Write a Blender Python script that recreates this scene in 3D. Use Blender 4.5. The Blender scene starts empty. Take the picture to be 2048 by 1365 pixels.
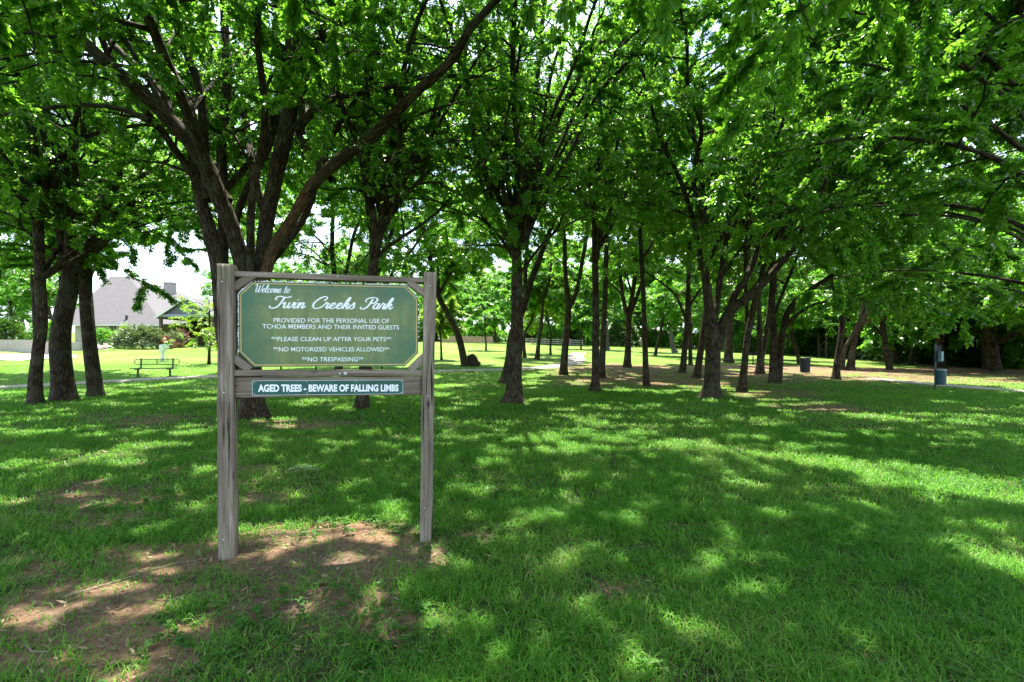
import bpy, bmesh, math, random
import numpy as np
from mathutils import Vector, Matrix

# ------------------------------------------------------------------ camera, sky, sun, exposure
F, CX, HY, EYE = 950.0, 1024.0, 705.0, 1.5
SUN_EL, SUN_AZ = math.radians(74), math.radians(-5)        # azimuth measured from +Y towards +X
S = bpy.context.scene
C = S.collection
cam_d = bpy.data.cameras.new("camera"); cam = bpy.data.objects.new("camera", cam_d); C.objects.link(cam)
cam.location = (0, 0, EYE); cam.rotation_euler = (math.radians(90), 0, 0)
cam_d.sensor_width = 36; cam_d.lens = F / 2048 * 36
cam_d.shift_y = (HY - 682.5) / 2048; cam_d.clip_start = 0.05; cam_d.clip_end = 3000
S.camera = cam
w = bpy.data.worlds.new("World"); S.world = w; w.use_nodes = True
nt = w.node_tree; bg = nt.nodes["Background"]
sky = nt.nodes.new("ShaderNodeTexSky"); sky.sky_type = 'NISHITA'; sky.sun_disc = False
sky.sun_elevation = SUN_EL; sky.sun_rotation = SUN_AZ; sky.air_density = 1.2; sky.dust_density = 1.5
tc = nt.nodes.new("ShaderNodeTexCoord")
cn = nt.nodes.new("ShaderNodeTexNoise"); cn.inputs["Scale"].default_value = 3.2; cn.inputs["Detail"].default_value = 6
cr = nt.nodes.new("ShaderNodeMapRange"); cr.inputs[1].default_value = .44; cr.inputs[2].default_value = .62
mixc = nt.nodes.new("ShaderNodeMix"); mixc.data_type = 'RGBA'; mixc.inputs["B"].default_value = (4.6, 5.3, 6.4, 1)
nt.links.new(tc.outputs["Generated"], cn.inputs["Vector"]); nt.links.new(cn.outputs["Fac"], cr.inputs[0])
nt.links.new(cr.outputs[0], mixc.inputs["Factor"]); nt.links.new(sky.outputs[0], mixc.inputs["A"])
nt.links.new(mixc.outputs["Result"], bg.inputs["Color"])
bg.inputs["Strength"].default_value = 0.13
sun_d = bpy.data.lights.new("sun", 'SUN'); sun_d.energy = 5.0; sun_d.angle = math.radians(0.53); sun_d.color = (1, .95, .86)
sun = bpy.data.objects.new("sun", sun_d); C.objects.link(sun)
SV = Vector((math.cos(SUN_EL) * math.sin(SUN_AZ), math.cos(SUN_EL) * math.cos(SUN_AZ), math.sin(SUN_EL)))
sun.rotation_euler = SV.to_track_quat('Z', 'Y').to_euler(); sun.location = SV * 60
S.view_settings.view_transform = 'Standard'; S.view_settings.look = 'None'
S.view_settings.exposure = 2.0; S.view_settings.gamma = 1
cy = S.cycles
cy.max_bounces = 8; cy.diffuse_bounces = 5; cy.glossy_bounces = 2; cy.transmission_bounces = 6; cy.transparent_max_bounces = 4
cy.caustics_reflective = False; cy.caustics_refractive = False; cy.sample_clamp_indirect = 6
cy.use_adaptive_sampling = False
cy.use_denoising = True

# ------------------------------------------------------------------ numbers: noise, terrain, picture <-> ground
rs = np.random.RandomState(7)
_lat = rs.rand(256, 256)
def vnoise(x, y):
    xi = np.floor(x).astype(int); yi = np.floor(y).astype(int); fx = x - xi; fy = y - yi
    fx = fx * fx * (3 - 2 * fx); fy = fy * fy * (3 - 2 * fy)
    a = _lat[xi & 255, yi & 255]; b = _lat[(xi + 1) & 255, yi & 255]; c = _lat[xi & 255, (yi + 1) & 255]; d = _lat[(xi + 1) & 255, (yi + 1) & 255]
    return (a * (1 - fx) + b * fx) * (1 - fy) + (c * (1 - fx) + d * fx) * fy
def fbm(x, y, o=4):
    s = 0; a = .5; t = 0
    for k in range(o):
        s = s + a * vnoise(x * 2 ** k + 17 * k, y * 2 ** k + 31 * k); t += a; a *= .5
    return s / t
def sstep(a, b, x):
    t = np.clip((x - a) / (b - a), 0, 1); return t * t * (3 - 2 * t)
def terr(x, y):
    x = np.asarray(x, float); y = np.asarray(y, float)
    u = np.clip(x / np.maximum(y, 12), -1.2, 1.2)
    s = np.interp(u, [-1.2, -.8, 0, .6, 1.0, 1.2], [.063, .063, .043, .018, 0, 0])
    d = np.clip(y - 22, -30, 110); d = np.where(d > 12, d, 3 * np.log1p(np.exp(np.clip(d, -30, 12) / 3)))
    near = 1 / (1 + np.exp((y - 30) / 6))
    return s * d - s * .002 + (0.05 * (fbm(x * .35 + 50, y * .35 + 50, 2) - .5)) * near * sstep(2.5, 6, np.hypot(x + 1.4, y - 3.6))
def tz(x, y): return float(terr(x, y))
def pt(px, py, Y): return Vector(((px - CX) / F * Y, Y, EYE - (py - HY) / F * Y))
def ground(px, py):
    Y = 1.6; last = None
    while Y < 400:
        p = pt(px, py, Y)
        if p.z <= tz(p.x, p.y): return Vector((p.x, p.y, tz(p.x, p.y)))
        Y *= 1.004
    p = pt(px, py, 100); return Vector((p.x, p.y, tz(p.x, p.y)))

# openings in the leaf roof: each is the place on the ground that the sun reaches through it
SUNSPOTS = []
def spot(px, py, hw, hh):
    Yc = 1.5 * F / max(py - HY, 12); x = (px - CX) / F * Yc
    SUNSPOTS.append((x, Yc, hw / F * Yc, max(hh * Yc * Yc / (1.5 * F), .06)))
for q in [(640,1072,150,20),(770,1055,60,14),(690,1150,100,14),(745,1185,50,12),(300,1108,90,14),(200,1190,80,16),(90,1235,80,22),(130,1130,50,9),
          (300,1140,70,8),(930,1235,90,46),(870,1270,40,25),(970,985,22,12),(1060,1048,60,12),(1500,970,36,11),(1560,915,60,9),(1640,925,70,12),(1720,942,110,17),(1860,962,150,24),
          (2000,990,110,28),(2120,1010,100,34),(1960,1095,70,16),(2030,1140,60,34),(1230,882,40,8),(1370,893,80,9),(1090,876,40,7),(1180,850,50,6),
          (300,893,70,8),(210,912,70,10),(80,930,90,10),(20,935,50,10),(400,945,40,7),(20,1010,50,9),(250,925,40,8),(600,942,24,5),(480,1060,30,8),
          (70,1180,40,10),(320,1215,40,10),(400,1260,60,12),(560,1120,20,5),(1030,1040,30,8),(990,925,40,6),(1140,1000,30,8),(60,870,60,5),(380,868,50,5),
          (700,1125,60,8),(1500,880,40,4),(1640,870,50,4),(1900,845,60,5),(2010,880,60,8),(560,855,60,6),(620,870,40,5),(900,850,50,5),(760,870,40,5)]: spot(*q)
r_ = np.random.RandomState(11)
for k in range(190):
    py = 745 + 165 * r_.rand() ** 1.5; px = r_.uniform(-150, 2200)
    h = (py - HY) / 130
    for j in range(r_.randint(1, 4)):
        spot(px + r_.normal(0, 50) * h, py + r_.normal(0, 5) * h, r_.uniform(9, 34) * (.35 + h), r_.uniform(1.2, 3.6) * (.3 + h))
for k in range(90):
    spot(r_.uniform(980, 1900), r_.uniform(719, 764), r_.uniform(6, 26), r_.uniform(.5, 1.3))
SUNSPOTS = np.array(SUNSPOTS); BIGSPOTS = SUNSPOTS[SUNSPOTS[:, 2] * SUNSPOTS[:, 3] > .1]
def shade_keep(p, rng, spots=None):
    """leaves (n,3): False where the leaf would close one of the openings"""
    gx = p[:, 0] - SV.x / SV.z * p[:, 2]; gy = p[:, 1] - SV.y / SV.z * p[:, 2]
    gx = gx + (fbm(gx * 3 + 9, gy * 3 + 4, 2) - .5) * .5; gy = gy + (fbm(gx * 3 + 70, gy * 3 + 44, 2) - .5) * .5
    keep = np.ones(len(p), bool); spots = SUNSPOTS if spots is None else spots
    idx = np.where((gy > 1) & (gy < 42) & (np.abs(gx) < 50))[0]
    for s in range(0, len(idx), 20000):
        ii = idx[s:s + 20000]
        d = ((gx[ii, None] - spots[None, :, 0]) / spots[None, :, 2]) ** 2 + ((gy[ii, None] - spots[None, :, 1]) / spots[None, :, 3]) ** 2
        keep[ii] = (d.min(1) > 1) | (rng.rand(len(ii)) < .02)
    return keep

# ------------------------------------------------------------------ materials
def mat(name):
    m = bpy.data.materials.new(name); m.use_nodes = True; t = m.node_tree
    return m, t, t.nodes["Principled BSDF"]
def N(t, kind, **kw):
    n = t.nodes.new("ShaderNode" + kind)
    for k, v in kw.items():
        if k[0] == '_': n.inputs[k[1:].replace('_', ' ')].default_value = v
        else: setattr(n, k, v)
    return n
def L(t, a, b): t.links.new(a, b)
def ramp(t, fac, stops):
    r = N(t, "ValToRGB"); e = r.color_ramp.elements
    while len(e) < len(stops): e.new(.5)
    for k, (p, c) in enumerate(stops): e[k].position = p; e[k].color = (*c, 1) if len(c) == 3 else c
    L(t, fac, r.inputs["Fac"]); return r.outputs["Color"]
def noise_(t, vec, scale, detail=4, rough=.55, dist=0):
    n = N(t, "TexNoise", _Scale=scale, _Detail=detail, _Roughness=rough, _Distortion=dist)
    if vec is not None: L(t, vec, n.inputs["Vector"])
    return n.outputs["Fac"]
def mapping(t, vec, scale):
    m = N(t, "Mapping"); m.inputs["Scale"].default_value = scale; L(t, vec, m.inputs["Vector"]); return m.outputs["Vector"]
def mixcol(t, fac, a, b, mode='MIX'):
    m = N(t, "Mix", data_type='RGBA', blend_type=mode)
    for s, v in (("Factor", fac), ("A", a), ("B", b)):
        i = [q for q in m.inputs if q.name == s and (s == "Factor" and q.type == 'VALUE' or s != "Factor" and q.type == 'RGBA')][0]
        if hasattr(v, "links") or isinstance(v, bpy.types.NodeSocket): L(t, v, i)
        else: i.default_value = v if s == "Factor" else (*v, 1)
    return [o for o in m.outputs if o.type == 'RGBA'][0]
def bump(t, b, h, strength, dist):
    n = N(t, "Bump"); n.inputs["Strength"].default_value = strength; n.inputs["Distance"].default_value = dist
    L(t, h, n.inputs["Height"]); L(t, n.outputs["Normal"], b.inputs["Normal"])
def plain(name, col, rough=.6, metal=0, var=.25, scale=6):
    m, t, b = mat(name); b.inputs["Roughness"].default_value = rough; b.inputs["Metallic"].default_value = metal
    c = N(t, "TexCoord"); n = noise_(t, c.outputs["Object"], scale, 5)
    L(t, ramp(t, n, [(.3, tuple(x * (1 - var) for x in col)), (.7, tuple(min(1, x * (1 + var)) for x in col))]), b.inputs["Base Color"])
    return m
def leaf_mat(name, dark, light, trans, tw=.5, gloss=.035, grough=.4, straw=False):
    m = bpy.data.materials.new(name); m.use_nodes = True; t = m.node_tree; t.nodes.remove(t.nodes["Principled BSDF"])
    out = t.nodes["Material Output"]
    g = N(t, "NewGeometry"); c = N(t, "TexCoord")
    big = noise_(t, c.outputs["Object"], .45, 2)
    a = N(t, "Math", operation='MULTIPLY_ADD'); L(t, g.outputs["Random Per Island"], a.inputs[0]); a.inputs[1].default_value = .7; 
    b2 = N(t, "Math", operation='MULTIPLY_ADD'); L(t, big, b2.inputs[0]); b2.inputs[1].default_value = 1.2; b2.inputs[2].default_value = -.45
    L(t, b2.outputs[0], a.inputs[2])
    col = ramp(t, a.outputs[0], [(0, dark), (.75, light), (1, (light[0] * 1.7, light[1] * 1.2, light[2] * 1.3))] if not straw else [(0, dark), (.62, light), (.8, (light[0] * 1.8, light[1] * 1.15, light[2] * 2)), (.9, (.24, .2, .09))])
    tcol = mixcol(t, a.outputs[0], tuple(x * .62 for x in trans), trans)
    d = N(t, "BsdfDiffuse"); L(t, col, d.inputs["Color"])
    tr = N(t, "BsdfTranslucent"); L(t, tcol, tr.inputs["Color"])
    mx = N(t, "MixShader"); mx.inputs[0].default_value = tw; L(t, d.outputs[0], mx.inputs[1]); L(t, tr.outputs[0], mx.inputs[2])
    gl = N(t, "BsdfGlossy"); gl.inputs["Roughness"].default_value = grough; gl.inputs["Color"].default_value = (1, 1, 1, 1)
    fr = N(t, "Fresnel"); fr.inputs["IOR"].default_value = 1.4
    fm = N(t, "Math", operation='MULTIPLY'); L(t, fr.outputs[0], fm.inputs[0]); fm.inputs[1].default_value = gloss * 2.2
    mx2 = N(t, "MixShader"); L(t, fm.outputs[0], mx2.inputs[0]); L(t, mx.outputs[0], mx2.inputs[1]); L(t, gl.outputs[0], mx2.inputs[2])
    L(t, mx2.outputs[0], out.inputs["Surface"]); return m
M = {}
M['leaf'] = leaf_mat("elm_leaf", (.03, .105, .010), (.07, .19, .020), (.31, .72, .04), .5, .05)
M['leaf_far'] = leaf_mat("wood_leaf", (.028, .095, .011), (.07, .175, .022), (.24, .62, .04), .5)
M['leaf_lime'] = leaf_mat("lime_leaf", (.10, .20, .02), (.20, .32, .03), (.35, .6, .04), .5)
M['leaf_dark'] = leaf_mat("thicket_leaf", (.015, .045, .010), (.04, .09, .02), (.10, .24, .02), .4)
M['leaf_hedge'] = leaf_mat("hedge_leaf", (.05, .09, .03), (.15, .19, .08), (.2, .3, .08), .3)
M['leaf_rose'] = leaf_mat("rose_leaf", (.12, .07, .05), (.22, .12, .08), (.25, .12, .07), .3)
M['grass'] = leaf_mat("grass_blade", (.02, .12, .009), (.11, .285, .028), (.25, .62, .05), .45, .012, .5, True)
M['weed'] = leaf_mat("weed_leaf", (.03, .11, .015), (.07, .18, .03), (.16, .44, .03), .4, .015)
M['weed_pale'] = leaf_mat("pale_weed_leaf", (.25, .32, .12), (.5, .55, .3), (.4, .5, .2), .35, .05)
def bark_mat(name, c0, c1, c2):
    m, t, b = mat(name); b.inputs["Roughness"].default_value = .9; b.inputs["Specular IOR Level"].default_value = .2
    a = N(t, "Attribute", attribute_name="grain")
    v = mapping(t, a.outputs["Vector"], (1, 1, .16))
    n = noise_(t, v, 26, 5, .65, .6); n2 = noise_(t, a.outputs["Vector"], 3, 4); 
    vo = N(t, "TexVoronoi", feature='DISTANCE_TO_EDGE', _Scale=22.0); L(t, v, vo.inputs["Vector"])
    e = N(t, "MapRange"); e.inputs[1].default_value = 0; e.inputs[2].default_value = .3; L(t, vo.outputs["Distance"], e.inputs[0])
    h = N(t, "Math", operation='MULTIPLY'); L(t, n, h.inputs[0]); L(t, e.outputs[0], h.inputs[1])
    col = ramp(t, h.outputs[0], [(.05, c0), (.45, c1), (.8, c2)])
    col = mixcol(t, ramp(t, n2, [(.45, (0, 0, 0)), (.7, (.6, .6, .6))]), col, (.12, .12, .075))
    L(t, col, b.inputs["Base Color"]); bump(t, b, h.outputs[0], 1.0, .06); return m
M['bark'] = bark_mat("elm_bark", (.018, .012, .007), (.095, .064, .040), (.25, .18, .12))
M['bark_pale'] = bark_mat("pale_bark", (.06, .05, .04), (.2, .17, .13), (.36, .32, .26))
M['bark_rust'] = bark_mat("peeling_bark", (.06, .03, .015), (.22, .11, .05), (.34, .19, .09))
def wood_mat(name, c0, c1, c2):
    m, t, b = mat(name); b.inputs["Roughness"].default_value = .85; b.inputs["Specular IOR Level"].default_value = .2
    a = N(t, "Attribute", attribute_name="grain")
    v = mapping(t, a.outputs["Vector"], (1, 1, .035)); v2 = mapping(t, a.outputs["Vector"], (1, 1, .12))
    n = noise_(t, v, 75, 6, .7, .5); n2 = noise_(t, v2, 9, 4, .6, .8); cr_ = noise_(t, v, 34, 3, .6, .3)
    fine = noise_(t, v, 260, 3, .6)
    s = N(t, "Math", operation='MULTIPLY_ADD'); L(t, n2, s.inputs[0]); s.inputs[1].default_value = .6; 
    s2 = N(t, "Math", operation='MULTIPLY_ADD'); L(t, n, s2.inputs[0]); s2.inputs[1].default_value = .75; s2.inputs[2].default_value = -.18; L(t, s2.outputs[0], s.inputs[2])
    col = ramp(t, s.outputs[0], [(.25, c0), (.5, c1), (.72, c2)])
    crack = ramp(t, cr_, [(.34, (.10, .085, .07)), (.42, (1, 1, 1))])
    col = mixcol(t, 1.0, col, crack, 'MULTIPLY')
    vo = N(t, "TexVoronoi", _Scale=5.0); L(t, mapping(t, a.outputs["Vector"], (1.3, 1.3, .55)), vo.inputs["Vector"])
    knot = ramp(t, vo.outputs["Distance"], [(.05, (.14, .09, .06)), (.13, (1, 1, 1))])
    col = mixcol(t, .8, col, knot, 'MULTIPLY')
    mossn = noise_(t, a.outputs["Vector"], 4.5, 5, .6)
    moss = ramp(t, mossn, [(.58, (0, 0, 0)), (.75, (.5, .5, .5))])
    col = mixcol(t, moss, col, (.15, .16, .075))
    L(t, col, b.inputs["Base Color"])
    hh = N(t, "Math", operation='MULTIPLY_ADD'); L(t, fine, hh.inputs[0]); hh.inputs[1].default_value = .5; L(t, crack, hh.inputs[2])
    bump(t, b, hh.outputs[0], .6, .004); return m
M['wood'] = wood_mat("weathered_timber", (.065, .048, .034), (.225, .18, .132), (.42, .36, .28))

def ground_mat():
    m, t, b = mat("lawn_soil"); b.inputs["Roughness"].default_value = .95; b.inputs["Specular IOR Level"].default_value = .1
    g = N(t, "NewGeometry"); a = N(t, "Attribute", attribute_name="dirt"); a2 = N(t, "Attribute", attribute_name="far")
    n1 = noise_(t, g.outputs["Position"], 1.1, 5, .6); n2 = noise_(t, g.outputs["Position"], 24, 5, .65); n3 = noise_(t, g.outputs["Position"], 140, 3, .6); n4 = noise_(t, g.outputs["Position"], .17, 3)
    soil = ramp(t, n2, [(.25, (.085, .05, .03)), (.5, (.20, .12, .07)), (.78, (.34, .225, .14))])
    soil = mixcol(t, ramp(t, n1, [(.45, (0, 0, 0)), (.62, (1, 1, 1))]), soil, mixcol(t, n2, (.07, .047, .033), (.17, .115, .08)))
    chips = ramp(t, n3, [(.60, (0, 0, 0)), (.68, (1, 1, 1))])
    soil = mixcol(t, mixcol(t, chips, (0, 0, 0), (.5, .5, .5)), soil, (.36, .27, .19))
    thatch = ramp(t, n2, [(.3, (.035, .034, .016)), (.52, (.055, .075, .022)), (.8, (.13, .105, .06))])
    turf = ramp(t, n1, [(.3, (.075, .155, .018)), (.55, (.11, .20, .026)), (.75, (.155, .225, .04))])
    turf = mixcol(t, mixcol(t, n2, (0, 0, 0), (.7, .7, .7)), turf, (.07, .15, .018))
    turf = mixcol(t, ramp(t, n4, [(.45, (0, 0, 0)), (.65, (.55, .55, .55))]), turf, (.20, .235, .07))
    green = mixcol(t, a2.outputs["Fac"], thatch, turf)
    s = N(t, "Math", operation='MULTIPLY_ADD'); L(t, n2, s.inputs[0]); s.inputs[1].default_value = .9; s.inputs[2].default_value = -.45
    s2 = N(t, "Math", operation='ADD'); L(t, a.outputs["Fac"], s2.inputs[0]); L(t, s.outputs[0], s2.inputs[1])
    msk = ramp(t, s2.outputs[0], [(.38, (0, 0, 0)), (.62, (1, 1, 1))])
    L(t, mixcol(t, msk, green, soil), b.inputs["Base Color"])
    hsum = N(t, "Math", operation='ADD'); L(t, n2, hsum.inputs[0]); L(t, n3, hsum.inputs[1]); bump(t, b, hsum.outputs[0], .7, .03); return m
M['ground'] = ground_mat()
def path_mat():
    m, t, b = mat("worn_concrete"); b.inputs["Roughness"].default_value = .9
    g = N(t, "NewGeometry"); n = noise_(t, g.outputs["Position"], 3, 6, .65); n2 = noise_(t, g.outputs["Position"], 60, 3)
    c = ramp(t, n, [(.3, (.22, .17, .13)), (.6, (.33, .29, .24)), (.8, (.40, .36, .31))]); c = mixcol(t, mixcol(t, n2, (0, 0, 0), (.4, .4, .4)), c, (.25, .2, .15))
    L(t, c, b.inputs["Base Color"]); bump(t, b, n2, .3, .01); return m
M['path'] = path_mat()
M['drive'] = plain("pink_concrete", (.40, .31, .27), .9, 0, .12, 1.5)
def sign_mat():
    m, t, b = mat("algae_stained_sign_paint"); b.inputs["Roughness"].default_value = .45
    c = N(t, "TexCoord"); o = c.outputs["Object"]
    sep = N(t, "SeparateXYZ"); L(t, o, sep.inputs[0])
    n1 = noise_(t, o, 3.2, 6, .6, .4); n2 = noise_(t, mapping(t, o, (1, 1, .09)), 26, 4, .6); n3 = noise_(t, mapping(t, o, (1, 1, .5)), 34, 6, .75, 2.5); n5 = noise_(t, o, 9, 5, .65, 1.2)
    # algae is thick in the middle and has not reached the corners
    def edge(out, lo, hi, w):
        a = N(t, "MapRange"); a.inputs[1].default_value = lo; a.inputs[2].default_value = lo + w; L(t, out, a.inputs[0])
        q = N(t, "MapRange"); q.inputs[1].default_value = hi; q.inputs[2].default_value = hi - w; L(t, out, q.inputs[0])
        mm = N(t, "Math", operation='MINIMUM'); L(t, a.outputs[0], mm.inputs[0]); L(t, q.outputs[0], mm.inputs[1]); return mm.outputs[0]
    e = N(t, "Math", operation='MULTIPLY'); L(t, edge(sep.outputs[0], .09, 1.36, .35), e.inputs[0]); L(t, edge(sep.outputs[2], 1.28, 2.02, .22), e.inputs[1])
    k = N(t, "Math", operation='MULTIPLY_ADD'); L(t, e.outputs[0], k.inputs[0]); k.inputs[1].default_value = .55
    k2 = N(t, "Math", operation='MULTIPLY_ADD'); L(t, n1, k2.inputs[0]); k2.inputs[1].default_value = 1.3; k2.inputs[2].default_value = -.42; L(t, k2.outputs[0], k.inputs[2])
    f = ramp(t, k.outputs[0], [(.22, (0, 0, 0)), (.5, (.75, .75, .75)), (.7, (1, 1, 1))])
    alg = ramp(t, n3, [(.3, (.125, .178, .055)), (.5, (.185, .235, .075)), (.72, (.26, .31, .11))])
    col = mixcol(t, f, mixcol(t, n5, (.028, .125, .068), (.07, .175, .085)), alg)
    drip = ramp(t, n2, [(.42, (0, 0, 0)), (.62, (.55, .55, .55))]); col = mixcol(t, drip, col, (.10, .145, .045))
    col = mixcol(t, ramp(t, noise_(t, o, 55, 4, .7), [(.66, (0, 0, 0)), (.74, (.4, .4, .4))]), col, (.05, .09, .04))
    L(t, col, b.inputs["Base Color"]); return m
M['sign'] = sign_mat()
M['gold'] = plain("gold_paint", (.62, .44, .15), .5, 0, .12, 30)
M['white'] = plain("white_lettering", (.92, .94, .93), .55, 0, .07, 25)
M['edge'] = plain("peeling_white_edge", (.85, .84, .8), .8, 0, .2, 60)
M['plate'] = plain("green_plate", (.008, .095, .068), .4, 0, .3, 9)
M['screw'] = plain("galvanised_steel", (.6, .6, .58), .35, .8, .1, 30)
M['lichen'] = plain("pale_lichen", (.5, .58, .55), .9, 0, .2, 60)
M['bench'] = plain("green_bench_enamel", (.012, .055, .028), .4, 0, .2, 12)
M['bin'] = plain("dark_bin_enamel", (.007, .016, .03), .7, 0, .3, 12)
M['station'] = plain("teal_painted_metal", (.006, .045, .07), .4, 0, .3, 8)
M['grey_lid'] = plain("pale_teal_metal", (.25, .42, .44), .4, 0, .1, 8)
M['black'] = plain("black_iron", (.02, .02, .02), .5, .3, .2, 8)
M['siding'] = plain("slate_siding", (.10, .105, .125), .7, 0, .08, 3)
M['trim'] = plain("cream_trim", (.62, .6, .54), .6, 0, .06, 2)
M['bluetrim'] = plain("blue_grey_trim", (.22, .25, .275), .6, 0, .06, 2)
M['glass'] = plain("dark_window_glass", (.03, .035, .035), .12, 0, .3, 2)
M['porch'] = plain("porch_brown", (.10, .06, .04), .8, 0, .3, 3)
M['terracotta'] = plain("terracotta", (.4, .18, .11), .8, 0, .15, 8)
M['flag'] = plain("orange_plastic", (.75, .2, .08), .5, 0, .1, 8)
M['pvc'] = plain("white_plastic", (.66, .68, .68), .5, 0, .07, 6)
M['greenbox'] = plain("pale_green_cabinet", (.22, .36, .27), .5, 0, .08, 4)
M['rock'] = plain("garden_rock", (.38, .28, .22), .9, 0, .35, 5)
M['fence'] = plain("brown_fence_board", (.30, .19, .13), .85, 0, .25, 4)
M['rail'] = plain("pale_fence_rail", (.33, .28, .24), .8, 0, .15, 4)
M['twig'] = plain("dead_twig", (.2, .15, .11), .9, 0, .3, 40)
M['stump'] = plain("dark_stump", (.045, .03, .02), .95, 0, .5, 9)
def shingle_mat():
    m, t, b = mat("grey_shingles"); b.inputs["Roughness"].default_value = .9
    c = N(t, "TexCoord"); br = N(t, "TexBrick", _Scale=1.0); br.inputs["Color1"].default_value = (.062, .058, .06, 1); br.inputs["Color2"].default_value = (.085, .079, .08, 1)
    br.inputs["Mortar"].default_value = (.06, .056, .056, 1); br.inputs["Mortar Size"].default_value = .012; br.inputs["Brick Width"].default_value = .45; br.inputs["Row Height"].default_value = .2
    mp = N(t, "Mapping"); mp.inputs["Rotation"].default_value = (math.radians(90), 0, 0); L(t, c.outputs["Object"], mp.inputs[0]); L(t, mp.outputs[0], br.inputs["Vector"])
    n = noise_(t, c.outputs["Object"], 3.5, 5, .7)
    L(t, mixcol(t, mixcol(t, n, (0, 0, 0), (.8, .8, .8)), br.outputs["Color"], (.10, .092, .09)), b.inputs["Base Color"]); return m
M['shingle'] = shingle_mat()
def brick_mat(name, a, c2, mort):
    m, t, b = mat(name); b.inputs["Roughness"].default_value = .9
    c = N(t, "TexCoord"); br = N(t, "TexBrick", _Scale=1.0); br.inputs["Color1"].default_value = (*a, 1); br.inputs["Color2"].default_value = (*c2, 1)
    br.inputs["Mortar"].default_value = (*mort, 1); br.inputs["Mortar Size"].default_value = .015; br.inputs["Brick Width"].default_value = .3; br.inputs["Row Height"].default_value = .11
    mp = N(t, "Mapping"); mp.inputs["Rotation"].default_value = (math.radians(90), 0, 0); L(t, c.outputs["Object"], mp.inputs[0]); L(t, mp.outputs[0], br.inputs["Vector"])
    n = noise_(t, c.outputs["Object"], 2.2, 4, .7)
    L(t, mixcol(t, mixcol(t, n, (0, 0, 0), (.6, .6, .6)), br.outputs["Color"], (.45, .40, .36)), b.inputs["Base Color"]); return m
M['brick'] = brick_mat("pale_mixed_brick", (.30, .21, .17), (.46, .38, .33), (.5, .46, .41))
M['stone'] = brick_mat("stacked_grey_stone", (.26, .24, .22), (.42, .38, .34), (.12, .11, .10))

# ------------------------------------------------------------------ mesh helpers
def tag(o, label=None, cat=None, group=None, kind=None):
    for k, v in (("label", label), ("category", cat), ("group", group), ("kind", kind)):
        if v: o[k] = v
    return o
def empty(name, loc, rz=0):
    o = bpy.data.objects.new(name, None); o.empty_display_size = .2; o.location = loc; o.rotation_euler = (0, 0, rz); C.objects.link(o); return o
class QB:
    """numpy quads: tubes and leaf blades gathered into one mesh"""
    def __init__(s): s.v = []; s.f = []; s.g = []; s.m = []; s.n = 0
    def add(s, v, f, g=None, m=0):
        v = v.reshape(-1, 3); s.v.append(v); s.f.append(f.reshape(-1, 4) + s.n); s.g.append(np.zeros_like(v) if g is None else g.reshape(-1, 3))
        s.m.append(np.full(f.size // 4, m, np.int32)); s.n += len(v)
    def mesh(s, name, mats, smooth=True):
        me = bpy.data.meshes.new(name)
        v = np.concatenate(s.v).astype(np.float32); f = np.concatenate(s.f).astype(np.int32); g = np.concatenate(s.g).astype(np.float32); mi = np.concatenate(s.m)
        me.vertices.add(len(v)); me.vertices.foreach_set("co", v.ravel())
        me.loops.add(f.size); me.loops.foreach_set("vertex_index", f.ravel())
        me.polygons.add(len(f)); me.polygons.foreach_set("loop_start", np.arange(0, f.size, 4, dtype=np.int32))
        me.polygons.foreach_set("material_index", mi); me.polygons.foreach_set("use_smooth", np.full(len(f), smooth))
        at = me.attributes.new("grain", 'FLOAT_VECTOR', 'POINT'); at.data.foreach_set("vector", g.ravel())
        for q in mats: me.materials.append(M[q])
        me.update(calc_edges=True); return me
    def build(s, name, mats, parent=None, loc=None):
        o = bpy.data.objects.new(name, s.mesh(name, mats)); C.objects.link(o)
        if parent: o.parent = parent
        if loc is not None: o.location = loc
        return o
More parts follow.
